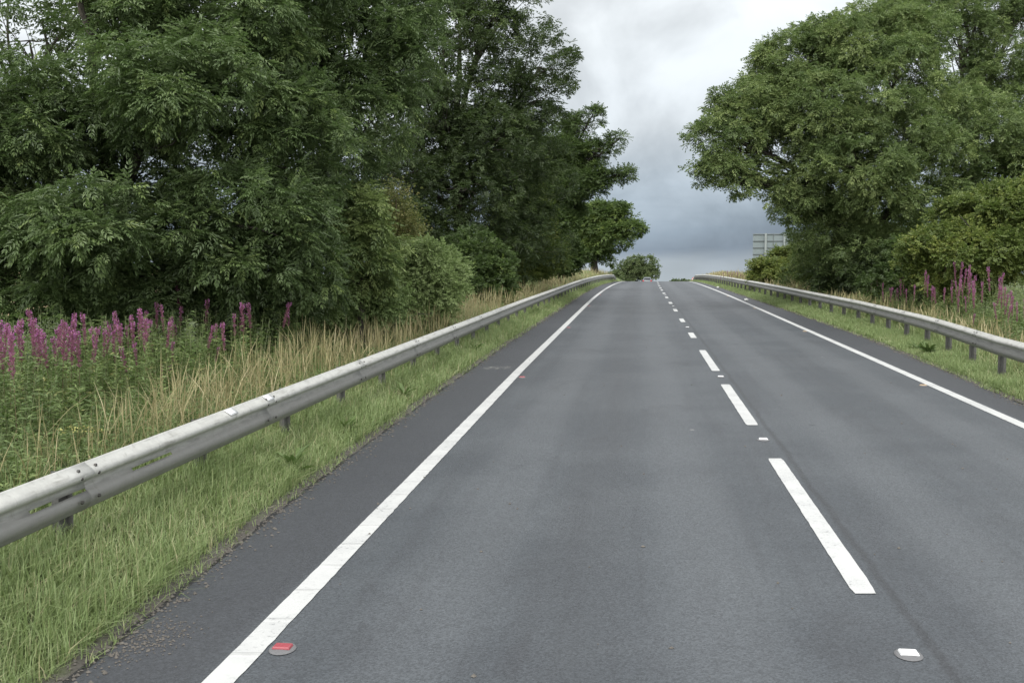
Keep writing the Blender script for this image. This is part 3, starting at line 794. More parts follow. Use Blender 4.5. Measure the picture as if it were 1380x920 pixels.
g = blades('grass', lambda y: rail_left(y) - .2, cst(-7.5), 4.5, 120, 1100, .28, .010, M['grass'], (.5, .2), .7, pw=1.1, maxn=90000)
tag(g, 'rank yellowing grass behind the left guardrail', 'grass')
g = blades('grass', lambda y: rail_right(y) + .2, cst(9.8), 13, 110, 900, .30, .012, M['grass'], (.6, .2), .7, pw=1.1, yref=14, maxn=70000)
tag(g, 'rank grass behind the right guardrail', 'grass')
g = blades('dry_grass', lambda y: rail_left(y) - .3, lambda y: rail_left(y) - lerp(y, [4, 9, 14, 30, 120], [.7, 1.0, 1.5, 1.5, 2.2]), 5, 120, 340, .66, .0030, M['dry'], (.55, .22), .42, pw=1.15, patch=.9, head=2.3, nseg=4, yref=9, maxn=60000, dens_y=([5, 7.5, 9.5, 11, 55, 95], [.12, .3, .8, 1, .8, .35]))
tag(g, 'tall straw-coloured seeding grass leaning behind the left guardrail', 'grass')
g = blades('dry_grass', lambda y: rail_right(y) + .35, lambda y: rail_right(y) + lerp(y, [12, 40, 60, 120], [1.1, 1.2, 2.2, 2.6]), 13, 110, 150, .62, .006, M['dry'], (.55, .2), .4, pw=.8, patch=.8, head=2.4, nseg=4, yref=14, maxn=30000)
tag(g, 'sparse straw-coloured seeding grass behind the right guardrail', 'grass')

# ------------------------------------------------------------------ willowherb and other tall herbs
LANCE = (np.array([[0, 0, 0], [.42, .11, .03], [1, 0, -.22], [.42, -.11, .03]]), np.array([[0, 1, 2, 3]]))


def herb_leaves(base, h, n, lo=.12, hi=.97, ll=.11):
    t = R.uniform(lo, hi, n)
    az = np.arange(n) * 2.4 + R.normal(size=n) * .3
    P = base + np.stack([np.cos(az) * .004, np.sin(az) * .004, t * h], 1)
    D = np.stack([np.cos(az), np.sin(az), R.uniform(.1, .7, n)], 1)
    S = ll * R.uniform(.7, 1.2, n) * (1.1 - .45 * t)
    return P, D, S


def undergrowth(name, n, ufun, y0, y1, hfun, label, tint=.5, leaves=34, width=1.0):
    P, D, S, TN = [], [], [], []
    st = MB()
    for _ in range(n):
        Y = y0 * (y1 / y0) ** R.random()
        u = ufun(Y); X = float(axis(Y) + u)
        b = np.array([X, Y, float(ground(X, Y))]); h = hfun(u, Y) * R.uniform(.7, 1.1)
        tilt = R.normal(size=2) * .1
        p, d, s = herb_leaves(b, h, leaves, ll=.115 * width)
        p[:, :2] += tilt * (p[:, 2:] - b[2])
        P.append(p); D.append(d); S.append(s); TN.append(np.clip(tint + R.normal() * .16 + R.normal(size=leaves) * .12, 0, 1))
        st.tube([b, b + [tilt[0] * h * .5, tilt[1] * h * .5, h * .5], b + [tilt[0] * h, tilt[1] * h, h]], [.004, .0035, .002], 3, cap=False)
    o = foliage(name, None, (0, 0, 0), [LANCE], np.concatenate(P), np.concatenate(D), np.concatenate(S), np.concatenate(TN), M['herb'], .3)
    tag(o, label, 'undergrowth', kind='stuff')
    s = st.build('stems', M['stem'], o)
    return o


R = np.random.default_rng(102)
undergrowth('undergrowth', 1350, lambda Y: -4.0 - 3.5 * R.random() ** .8, 5.2, 16, lambda u, Y: .34 + .54 * sstep(-4.2, -5.8, u), 'green leafy stems packed below the willowherb spikes left of the road', .5, 38)
undergrowth('undergrowth', 350, lambda Y: -4.8 - 2.0 * R.random(), 14, 40, lambda u, Y: .42, 'green leafy stems at the foot of the left hedge', .45, 26, 1.3)
undergrowth('undergrowth', 1000, lambda Y: 6.95 + 3.0 * R.random(), 17, 36, lambda u, Y: .42 + .85 * sstep(7.0, 9.0, u), 'tangled leafy stems below the willowherb right of the road', .62, 34, 1.25)
undergrowth('undergrowth', 420, lambda Y: -7.2 - 6.0 * R.random(), 8, 14, lambda u, Y: 1.0, 'dark weeds in the shade behind the left willowherb row', .3, 30, 1.3)
undergrowth('undergrowth', 260, lambda Y: 6.8 + 2.6 * R.random(), 36, 75, lambda u, Y: .6, 'leafy weeds behind the right guardrail below the sign', .7, 24, 1.6)


def willowherb(seed):
    root = bpy.data.objects.new('willowherb_plant', None); root.empty_display_size = .1; link(root)
    h, sp = 1.3, .40
    lean = R.normal(size=2) * .05
    pts = np.array([[lean[0] * t * t * h, lean[1] * t * t * h, t * h] for t in np.linspace(0, 1, 6)])
    MB().tube(pts, np.linspace(.005, .0018, 6), 5).build('stem', M['redstem'], root, smooth=True)

    def on(z): return np.stack([np.interp(z, pts[:, 2], pts[:, 0]), np.interp(z, pts[:, 2], pts[:, 1]), z], 1)
    n = 52
    t = R.uniform(.12, .76, n); az = np.arange(n) * 2.4
    P = on(t * h); D = np.stack([np.cos(az), np.sin(az), R.uniform(.0, .6, n)], 1)
    foliage('foliage', root, (0, 0, 0), [LANCE], P, D, .135 * R.uniform(.7, 1.15, n) * (1.15 - .5 * t), np.clip(R.normal(size=n) * .15 + .52, 0, 1), M['herb'], .3)
    npod, nfl = 170, 52
    zp = R.uniform(h - sp - .08, h - .07, npod); az = np.arange(npod) * 2.4
    Pp, Dp = on(zp), np.stack([np.cos(az), np.sin(az), R.uniform(.5, 1.3, npod)], 1)
    zf = np.concatenate([h - .03 - .075 * R.random(36), h - .10 - .20 * R.random(nfl - 36)]); az = R.uniform(0, 6.28, nfl)
    rad = .010 + .015 * np.minimum(1, (h - zf) / .05)
    zf = np.minimum(zf, h)
    Pf = on(zf) + np.stack([np.cos(az) * rad, np.sin(az) * rad, np.zeros(nfl)], 1)
    Df = np.stack([np.cos(az), np.sin(az), R.normal(size=nfl) * .5], 1)
    pod = (np.array([[0, .0, 0], [.5, .14, 0], [1, 0, .0], [.5, -.14, 0]]), np.array([[0, 1, 2, 3]]))
    pet = (np.array([[0, 0, 0], [.5, .5, .1], [1, 0, .25], [.5, -.5, .1]]), np.array([[0, 1, 2, 3]]))
    V1, Q1, T1 = place(pod, Pp, Dp, np.full(npod, .050) * R.uniform(.7, 1.2, npod), R.uniform(.05, .42, npod))
    V2, Q2, T2 = place(pet, Pf, Df, np.full(nfl, .021) * R.uniform(.7, 1.2, nfl), R.uniform(.6, 1, nfl), 1.0)
    raw_mesh('flower_spike', np.concatenate([V1, V2]), np.concatenate([Q1, Q2 + len(V1)]), M['petal'], root, tint=np.concatenate([T1, T2]), smooth=False)
    return root


R = np.random.default_rng(103)
protos = [willowherb(k) for k in range(7)]
used = set()


def put_willowherb(x, y, z_top, label, group, slim=1.0):
    gz = float(ground(x, y)) - .02
    hgt = float(np.clip(z_top - gz + .06, .5, 2.1))
    k = int(R.integers(len(protos)))
    if k in used: o = copy_tree(protos[k])
    else: o = protos[k]; used.add(k)
    s = hgt / 1.3
    w = (.65 * s + .35 if hgt < 1.3 else 1.0 + .3 * (s - 1)) * R.uniform(.7, .95) * slim
    o.location = (x, y, gz); o.rotation_euler = (R.normal() * .055, R.normal() * .055, R.uniform(0, 6.28)); o.scale = (w, w, s)
    tag(o, label, 'wildflower', group)


LT = [(12, 405), (60, 455), (78, 400), (118, 392), (147, 360), (105, 430), (105, 460), (195, 415), (190, 470), (232, 403), (285, 370), (330, 375), (285, 430), (322, 418), (275, 440),
      (460, 368), (383, 430), (418, 420), (432, 403), (380, 465), (470, 418), (493, 395), (520, 385), (545, 380), (556, 357), (555, 400), (575, 362), (625, 330), (610, 350), (645, 405),
      (670, 335), (690, 388), (668, 400), (708, 418), (712, 340), (735, 265), (808, 243), (820, 315), (825, 330), (615, 485), (640, 605), (672, 595), (870, 415), (898, 410), (945, 345),
      (940, 375), (980, 328), (1005, 328), (1042, 358), (1100, 325), (1150, 330), (845, 508), (803, 418), (515, 512), (548, 490), (690, 490), (470, 475), (15, 470), (40, 440), (55, 410),
      (90, 420), (130, 440), (210, 450), (250, 430), (300, 400), (310, 450), (345, 430), (400, 440), (445, 440), (480, 430), (505, 420), (535, 410), (570, 395), (590, 380), (240, 470), (-10, 420), (-25, 400)]
R = np.random.default_rng(104)
for zx, zy in LT:
    px, py = zx / 2.967, 300 + zy / 2.967
    u = -6.2 + R.normal() * .35 + (py - 440) / 60
    u = min(u + .9 * sstep(270, 330, px), -4.7)
    Y = u / ((px - 690) / FPX - .127)
    p = at(px, py, Y)
    if (zx, zy) == (735, 265): lab, gr = 'second tallest pink willowherb, left of the very tallest spike in the left row', None
    elif (zx, zy) == (808, 243): lab, gr = 'tallest pink willowherb spike of all in the left row', None
    elif (zx, zy) == (845, 508): lab, gr = 'short lone pink willowherb among the tall dry grass', None
    elif zx > 930: lab, gr = 'leaning dull pink willowherb at the far end of the left row', 'far end willowherb of the left row'
    else: lab, gr = 'pink willowherb standing in the crowded row behind the left guardrail', 'crowded pink willowherb row'
    put_willowherb(p[0], p[1], p[2] + (.16 if 'tallest' in lab else 0), lab, gr)
RT = [(497, 158), (565, 178), (608, 190), (615, 225), (262, 220), (168, 280), (193, 293), (288, 290), (385, 280), (428, 262), (470, 240), (535, 303), (645, 275), (590, 265), (765, 148), (752, 178),
      (853, 115), (870, 125), (898, 170), (935, 172), (963, 145), (963, 205), (988, 222), (850, 222), (820, 262), (840, 290), (887, 272), (828, 318), (767, 325), (722, 320), (710, 310), (672, 323),
      (935, 255), (940, 290), (1015, 268), (1038, 275), (993, 295), (985, 328), (1155, 160), (1168, 205), (1175, 235), (1160, 305), (1213, 312), (1240, 320), (1288, 345), (1335, 432), (1218, 367),
      (1305, 383), (1200, 435), (1240, 460), (985, 530), (945, 392), (868, 415), (325, 320), (345, 330), (405, 345), (375, 330), (463, 335), (295, 362), (1400, 400), (1430, 330)]
R = np.random.default_rng(105)
for zx, zy in RT:
    px, py = 1140 + zx / 5.75, 330 + zy / 5.75
    u = min(8.3, max(7.15, 7.9 + R.normal() * .25 - (py - 375) / 40)) - .35 * sstep(1290, 1180, px)
    Y = u / ((px - 690) / FPX - .127)
    p = at(px, py, Y)
    if (zx, zy) == (853, 115): lab, gr = 'tallest pink willowherb right of the road, in front of the hawthorn', None
    elif zx < 330: lab, gr = 'small pink willowherb in front of the dark shade under the great ash', 'willowherb below the great ash'
    else: lab, gr = 'pink willowherb in the loose patch behind the right guardrail', 'loose willowherb patch'
    put_willowherb(p[0], p[1], p[2] - .05, lab, gr, .8)
for px, py in ((976, 362), (981, 359), (986, 362), (990, 360), (994, 361), (999, 364), (1003, 366), (970, 366), (984, 365)):
    Y = R.uniform(64, 70); p = at(px, py, Y)
    put_willowherb(p[0], p[1], p[2] - .3, 'dull seeding willowherb left of the olive bush by the sign', 'willowherb by the sign')


def weed(px, py, Y, size, n, label, group=None):
    p = at(px, py, Y); o = np.array([p[0], Y, float(ground(p[0], Y))])
    root = empty('dock_plant', o, label, 'weed', group)
    az = np.arange(n) * 2.4 + R.normal(size=n) * .2; elv = R.uniform(.3, 1.6, n)
    D = np.stack([np.cos(az), np.sin(az), elv], 1)
    P = np.stack([np.cos(az) * .01, np.sin(az) * .01, R.uniform(0, size * .35, n)], 1)
    blade = (np.array([[0, 0, 0], [.3, .13, .02], [.7, .11, -.03], [1, 0, -.18], [.7, -.11, -.03], [.3, -.13, .02]]), np.array([[0, 1, 4, 5], [1, 2, 3, 4]]))
    foliage('foliage', root, (0, 0, 0), [blade], P, D, size * R.uniform(.6, 1.2, n), np.clip(R.normal(size=n) * .15 + .35, 0, 1), M['herb'], .25)
    MB().tube([[0, 0, 0], [.01, 0, size * .4], [.02, .01, size * .9]], [.006, .004, .002], 5).build('stem', M['redstem'], root)


def umbel(x, y, h, label, group=None, n=9):
    o = np.array([x, y, float(ground(x, y))])
    root = empty('cow_parsley_plant', o, label, 'wildflower', group)
    s = MB(); s.tube([[0, 0, 0], [.02, 0, h * .55], [.01, .01, h * .9]], [.006, .005, .004], 5)
    pet = (np.array([[0, 0, 0], [.5, .5, 0], [1, 0, 0], [.5, -.5, 0]]), np.array([[0, 1, 2, 3]]))
    for k in range(n):
        a, r = k * 2.4, .05 + .11 * math.sqrt(k / n)
        e = np.array([math.cos(a) * r, math.sin(a) * r, h - .25 * r * r / .03 * .2])
        s.tube([[.01, .01, h * .84], e * [.6, .6, .97], e], [.003, .0025, .002], 3, cap=False)
        P = e + R.normal(size=(16, 3)) * [.022, .022, .006]; D = np.stack([R.normal(size=16), R.normal(size=16), np.full(16, .2)], 1)
        foliage('flower_head', root, (0, 0, 0), [pet], P, D, R.uniform(.012, .02, 16), R.random(16), M['umbel'], .2)
    s.build('stem', M['stem'], root)
    lv = 14
    p, d, ss = herb_leaves(np.zeros(3), h, lv, .1, .7, .16)
    foliage('foliage', root, (0, 0, 0), [TPL['ash_near'][0]], p, d, ss * 4, np.full(lv, .6), M['herb'], .3)


for px, py, u, lab in ((1240, 419, 7.6, 'largest cream-yellow umbel flower just over the right guardrail'), (1193, 415, 7.5, 'small yellow umbel flower nearest the great ash, over the right guardrail'),
                       (1340, 430, 7.7, 'flat yellow umbel flower among the willowherb stems, nearest hawthorn side'), (1204, 419, 7.3, 'tiny yellow umbel flower between two larger ones behind the right rail'),
                       (105, 598, -4.6, 'low yellow umbel flower in the rank grass behind the left guardrail')):
    Y = u / ((px - 690) / FPX - .127); p = at(px, py, Y)
    umbel(p[0], p[1], max(.35, p[2] - float(ground(p[0], p[1]))), lab)

for px, py, u, sz, n, lab, gr in ((1250, 490, 5.95, .26, 34, 'dark leafy dock on the right verge edge, largest weed there', None), (1236, 485, 6.0, .20, 22, 'smaller dark dock beside the largest weed on the right verge', None),
                                  (395, 640, -3.2, .24, 16, 'broad-leaved dock in the left verge grass, nearest of the line', None), (465, 590, -3.3, .22, 14, 'broad-leaved dock in the middle of the left verge grass', 'docks of the left verge'),
                                  (545, 540, -3.3, .22, 14, 'broad-leaved dock in the middle of the left verge grass', 'docks of the left verge'), (640, 470, -3.4, .22, 14, 'broad-leaved dock in the middle of the left verge grass', 'docks of the left verge')):
    weed(px, py, u / ((px - 690) / FPX - .127), sz, n, lab, gr)

# ------------------------------------------------------------------ guardrails
_z = np.array([.310, .300, .288, .272, .254, .236, .220, .206, .192, .178, .160, .138, .120, .104, .092, .076, .058, .040, .024, .010, .0])
PROF = np.stack([lerp(_z, [0, .010, .024, .040, .058, .076, .092, .104, .118, .140, .155, .170, .178, .192, .206, .220, .236, .254, .272, .288, .300, .310],
                      [.020, .022, .034, .046, .054, .055, .052, .044, .032, .016, .010, .008, .012, .034, .062, .080, .086, .080, .060, .036, .022, .016]), _z], 1)
VALLEY = 11


def guardrail(label, uf, face, y0, y1, joint0, post_y, slots=(), reflect=(), stub=0.0, nbolt_joints=8):
    oy = post_y[0]; o = np.array([float(axis(oy) + uf(oy)), oy, float(zr(oy))])
    root = empty('guardrail', o, label, 'guardrail', 'guardrails along the road')
    ends = np.arange(joint0 - 3.2 * math.ceil((joint0 - y0) / 3.2), y1, 3.2)

    def dip(y): return -.62 * sstep(y1 - 13, y1 - 1, y)          # the far end ramps down into the verge

    def pt(y, n, z): return np.array([float(axis(y) + uf(y)) + face * n, y, float(zr(y) + dip(y)) + z]) - o
    for a_, b_ in zip(ends[:-1], ends[1:]):
        ys = np.arange(a_ - .02, b_ + .30, .2)
        V = np.stack([np.stack([axis(ys) + uf(ys) + face * (n + .004 * (ys > b_ + .001) * 1.0), ys, zr(ys) + dip(ys) + .44 + z], 1) for n, z in PROF], 1)
        m = len(PROF); i, j = np.meshgrid(np.arange(len(ys) - 1), np.arange(m - 1), indexing='ij')
        keep = np.ones(i.shape, bool)
        for s0, s1 in slots:
            keep &= ~((j == VALLEY) & (ys[i] >= s0 - .01) & (ys[i + 1] <= s1 + .01))
        a = (i * m + j)[keep]
        Q = np.stack([a, a + 1, a + m + 1, a + m], -1)
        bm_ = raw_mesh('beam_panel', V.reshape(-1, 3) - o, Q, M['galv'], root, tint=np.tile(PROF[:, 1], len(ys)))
        sd = bm_.modifiers.new('sheet', 'SOLIDIFY'); sd.thickness = .004; sd.offset = 0
    first = None
    for y in post_y:
        x = float(axis(y) + uf(y)); zb = float(ground(x - face * .05, y)) - .25 - float(zr(y))
        if first is None:
            mb = MB(); top = .70 + stub; bot = -.45
            mb.box((-face * .045, 0, (top + bot) / 2), (.006, .11, top - bot))
            mb.box((-face * .026, .055, (top + bot) / 2), (.045, .006, top - bot)); mb.box((-face * .066, -.055, (top + bot) / 2), (.045, .006, top - bot))
            first = mb.build('post', M['galv_dark'], root, bevel=.002); p_ = first
        else:
            p_ = link(first.copy(), root)
        p_.location = pt(y, 0, 0); p_.rotation_euler = (R.normal() * .01, R.normal() * .01, 0)
    bolt = None
    js = [e for e in ends if y0 < e][:nbolt_joints]
    spots = [(dy, n, z, k) for dy in (-.11, .11) for n, z, k in ((.079, .275, 1), (.079, .225, 0), (.084, .070, 0), (.070, .085 + .0, 0))][:6]
    for e in js:
        for dy, n, z in ((-.10, .060, .275), (.10, .060, .275), (-.10, .081, .075), (.10, .081, .075), (-.10, .081, .228), (.10, .081, .228)):
            if bolt is None:
                b = MB(); an = np.arange(6) / 6 * 2 * math.pi
                ring = lambda t, r: [[t, math.cos(q) * r * 1.3, math.sin(q) * r] for q in an]
                b.add(ring(-face * .006, .013) + ring(face * .007, .012) + [[face * .010, 0, 0]], [[k, (k + 1) % 6, 6 + (k + 1) % 6, 6 + k] for k in range(6)], [[6 + k, 6 + (k + 1) % 6, 12] for k in range(6)])
                bolt = b.build('bolt', M['bolt'], root); c = bolt
            else:
                c = link(bolt.copy(), root)
            c.location = pt(e + .14 + dy, n, .44 + z)
    for y in post_y[:22]:
        c = link(bolt.copy(), root); c.location = pt(y, .003, .44 + .15); c.scale = (.8, .8, .8)
    for y in reflect:
        ys = np.linspace(y, y + .16, 4); pr = PROF[1:5]
        V = np.stack([np.stack([axis(ys) + uf(ys) + face * (n + .003), ys, zr(ys) + .44 + z + .006], 1) for n, z in pr], 1).reshape(-1, 3) - o
        Q = [[i * 4 + j, i * 4 + j + 1, i * 4 + j + 5, i * 4 + j + 4] for i in range(3) for j in range(3)]
        r_ = raw_mesh('reflector', V, np.array(Q), M['white_lens'], root)
        sd = r_.modifiers.new('sheet', 'SOLIDIFY'); sd.thickness = .006; sd.offset = 1
    return root


R = np.random.default_rng(106)
guardrail('grey steel guardrail on the verge beside the tall willowherb row, nearest the camera', rail_left, 1, 2.0, 119, 9.6 - .14,
          [4.35, 6.3, 8.3] + [10.3 + 1.95 * k for k in range(53)], slots=[(3.2, 4.2), (4.6, 5.4), (5.8, 6.6), (7.0, 7.8)], reflect=(8.62, 9.5), stub=.03)
guardrail('grey steel guardrail on short dark posts across the road, below the great ash', rail_right, -1, 9.0, 128, 17.9 - .14,
          [12.65, 14.6] + [16.55 + 1.95 * k for k in range(55)])

# ------------------------------------------------------------------ road studs
def stud_parts(lens):
    root = bpy.data.objects.new('road_stud', None); root.empty_display_size = .1; link(root)
    b = MB(); an = np.arange(20) / 20 * 2 * math.pi
    r0 = [[math.cos(q) * .072, math.sin(q) * .085, .003] for q in an]; r1 = [[math.cos(q) * .066, math.sin(q) * .076, .009] for q in an]
    r2 = [[math.cos(q) * .058, math.sin(q) * .066, .011] for q in an]
    b.add(r0 + r1 + r2 + [[0, 0, .015]], [[k, (k + 1) % 20, 20 + (k + 1) % 20, 20 + k] for k in range(20)] + [[20 + k, 20 + (k + 1) % 20, 40 + (k + 1) % 20, 40 + k] for k in range(20)],
          [[40 + k, 40 + (k + 1) % 20, 60] for k in range(20)])
    b.build('housing', M['iron'], root, smooth=True)
    MB().box((0, 0, .017), (.100, .07, .014), taper=.88).build('reflector', M[lens], root, bevel=.004)
    return root


def studs(lens, ys, uf, labs, group):
    p0 = None
    for k, y in enumerate(ys):
        o = stud_parts(lens) if p0 is None else copy_tree(p0)
        p0 = p0 or o
        o.location = (float(axis(y) + uf(y)), y, float(zr(y)) + .001); o.rotation_euler = (math.atan(.0276), 0, -math.atan(.127))
        lab = labs[min(k, len(labs) - 1)]
        if k < len(labs) - 1:
            tag(o, lab, 'road stud'); o.pop('group', None)
        else:
            tag(o, lab, 'road stud', group)


studs('red_lens', [5.2, 17.05, 28.9, 41.4, 53.4, 65.4], lambda y: off_left(y) + .17, ['red road stud beside the left edge line, nearest and largest of the red ones', 'second nearest red road stud, close to the pale smear on the margin', 'faint red road stud far up along the left edge line'], 'far red studs')
studs('white_lens', [5.12, 11.24, 17.15, 29.09, 41.26, 53.3, 65.3], cst(1.43), ['white road stud in the near lane joint, largest one, before the nearest dash', 'white road stud in the gap between the two longest dashes', 'white road stud in the gap after the second long dash', 'tiny white road stud far up the line of short dashes'], 'far white studs')
studs('amber_lens', [15.97, 27.46, 39.5, 51.5], lambda y: off_right(y) - .17, ['pale amber road stud inside the right edge line, nearer one', 'pale amber road stud inside the right edge line, smaller and farther along', 'hardly visible amber road stud far along the right edge line'], 'far amber studs')

# ------------------------------------------------------------------ grit and litter
def grit(name, n, ufun, yfun, smax, label):
    P, S = [], []
    for _ in range(n):
        Y = yfun(); u = ufun(Y); X = float(axis(Y) + u)
        P.append([X, Y, max(float(ground(X, Y)), float(zr(Y)) if -3.0 < u < 5.7 else -9) + .003]); S.append(smax * R.uniform(.25, 1) ** 1.6)
    P, S = np.array(P), np.array(S)
    oc = np.array([[1, 0, 0], [0, 1, 0], [-1, 0, 0], [0, -1, 0], [0, 0, .8], [0, 0, -.8]])
    f = np.array([[0, 1, 4], [1, 2, 4], [2, 3, 4], [3, 0, 4], [1, 0, 5], [2, 1, 5], [3, 2, 5], [0, 3, 5]])
    V = P[:, None] + S[:, None, None] * oc[None] * R.uniform(.6, 1.3, (len(P), 6, 3))
    F = (f[None] + (np.arange(len(P)) * 6)[:, None, None]).reshape(-1, 3)
    return tag(raw_mesh(name, V.reshape(-1, 3), F, M['grit'], smooth=False), label, 'gravel', kind='stuff')


grit('gravel', 3000, lambda Y: float(edge_left(Y)) + R.normal() * .07 + .0, lambda: 3.5 * (60 / 3.5) ** R.random(), .016, 'loose grit along the left asphalt edge')
grit('gravel', 480, lambda Y: float(edge_left(5.35)) + .16 + R.normal() * .10, lambda: 5.35 + R.normal() * .16, .010, 'heap of dirty grit washed onto the asphalt at the near left edge')
grit('gravel', 170, lambda Y: R.uniform(-2.7, 5.2), lambda: 4.2 * (40 / 4.2) ** R.random(), .016, 'pale chippings scattered over the carriageway')
grit('gravel', 2500, lambda Y: float(edge_right(Y)) + R.normal() * .06, lambda: 12 * (60 / 12) ** R.random(), .018, 'loose grit along the right asphalt edge')


def litter(px, py, Y, s, label):
    p = at(px, py, Y); z = max(float(ground(p[0], p[1])), float(zr(p[1]))) + .02
    me = bpy.data.meshes.new('litter'); bm_ = bmesh.new(); bmesh.ops.create_icosphere(bm_, subdivisions=2, radius=s)
    for v in bm_.verts: v.co = v.co * float(R.uniform(.6, 1.2)); v.co.z *= .6
    bm_.to_mesh(me); bm_.free(); me.materials.append(M['litter'])
    o = link(bpy.data.objects.new('litter', me)); o.location = (p[0], p[1], z + s * .3)
    tag(o, label, 'litter')


litter(1006, 402, 46.5, .10, 'scrap of white paper on the right verge edge, nearer one')
litter(967.5, 388, 68, .10, 'scrap of white paper by the right verge, smaller and nearer the crest')

# ------------------------------------------------------------------ signs
def big_sign(px, Y):
    x = at(px, 340, Y)[0]; gz = float(ground(x, Y)); zt = at(px, 315, Y)[2]
    w, h = 5.2, 2.5
    root = empty('road_sign', (x, Y, gz), 'grey back of a large road sign behind the olive bush beyond the right guardrail', 'road sign', rz=-.1)
    zt -= gz
    MB().box((w / 2, 0, zt - h / 2), (w, .03, h)).build('panel', M['sign_grey'], root, bevel=.004)
    rl = None
    for k in range(6):
        z = zt - .06 - k * (h - .12) / 5
        if rl is None:
            rl = MB().box((w / 2, -.035, 0), (w - .02, .04, .06)).build('rail', M['sign_rail'], root); r_ = rl
        else: r_ = link(rl.copy(), root)
        r_.location = (0, 0, z)
    ps = None
    for xx in (.88, 2.15, 4.3):
        if ps is None:
            ps = MB().tube([[0, -.14, -.3], [0, -.14, zt * .5], [0, -.14, zt + .02]], .085, 14).build('post', M['sign_post'], root, smooth=True); p_ = ps
        else: p_ = link(ps.copy(), root)
        p_.location = (xx if xx != 2.15 else 2.2, 0, 0)
    MB().box((1.43, -.033, zt - h / 2), (.035, .034, h - .01)).build('joint_strip', M['sign_rail'], root)


big_sign(1014.5, 72)


def tri_sign(px, Y, zc_py):
    p = at(px, zc_py, Y); gz = float(ground(p[0], Y))
    root = empty('warning_sign', (p[0], Y, gz), 'tiny red-bordered triangular warning sign on the crest at the right guardrail end', 'warning sign')
    zc = p[2] - gz; s = .42

    def tri(r, t0, t1, name, m):
        a = [(math.sin(k * 2.0944) * r, math.cos(k * 2.0944) * r) for k in range(3)]
        MB().add([[x, t0, zc + z] for x, z in a] + [[x, t1, zc + z] for x, z in a], [[0, 1, 4, 3], [1, 2, 5, 4], [2, 0, 3, 5]], [[0, 2, 1], [3, 4, 5]]).build(name, m, root)
    tri(s, -.012, .012, 'border', M['sign_red']); tri(s * .62, -.018, -.013, 'face', M['sign_white'])
    MB().box((0, -.021, zc + .02), (.06, .004, .2)).build('symbol', M['sign_black'], root)
    MB().tube([[0, .05, -.2], [0, .05, zc * .5], [0, .05, zc + .2]], .04, 8).build('post', M['sign_post'], root, smooth=True)


tri_sign(934, 200, 376.0)

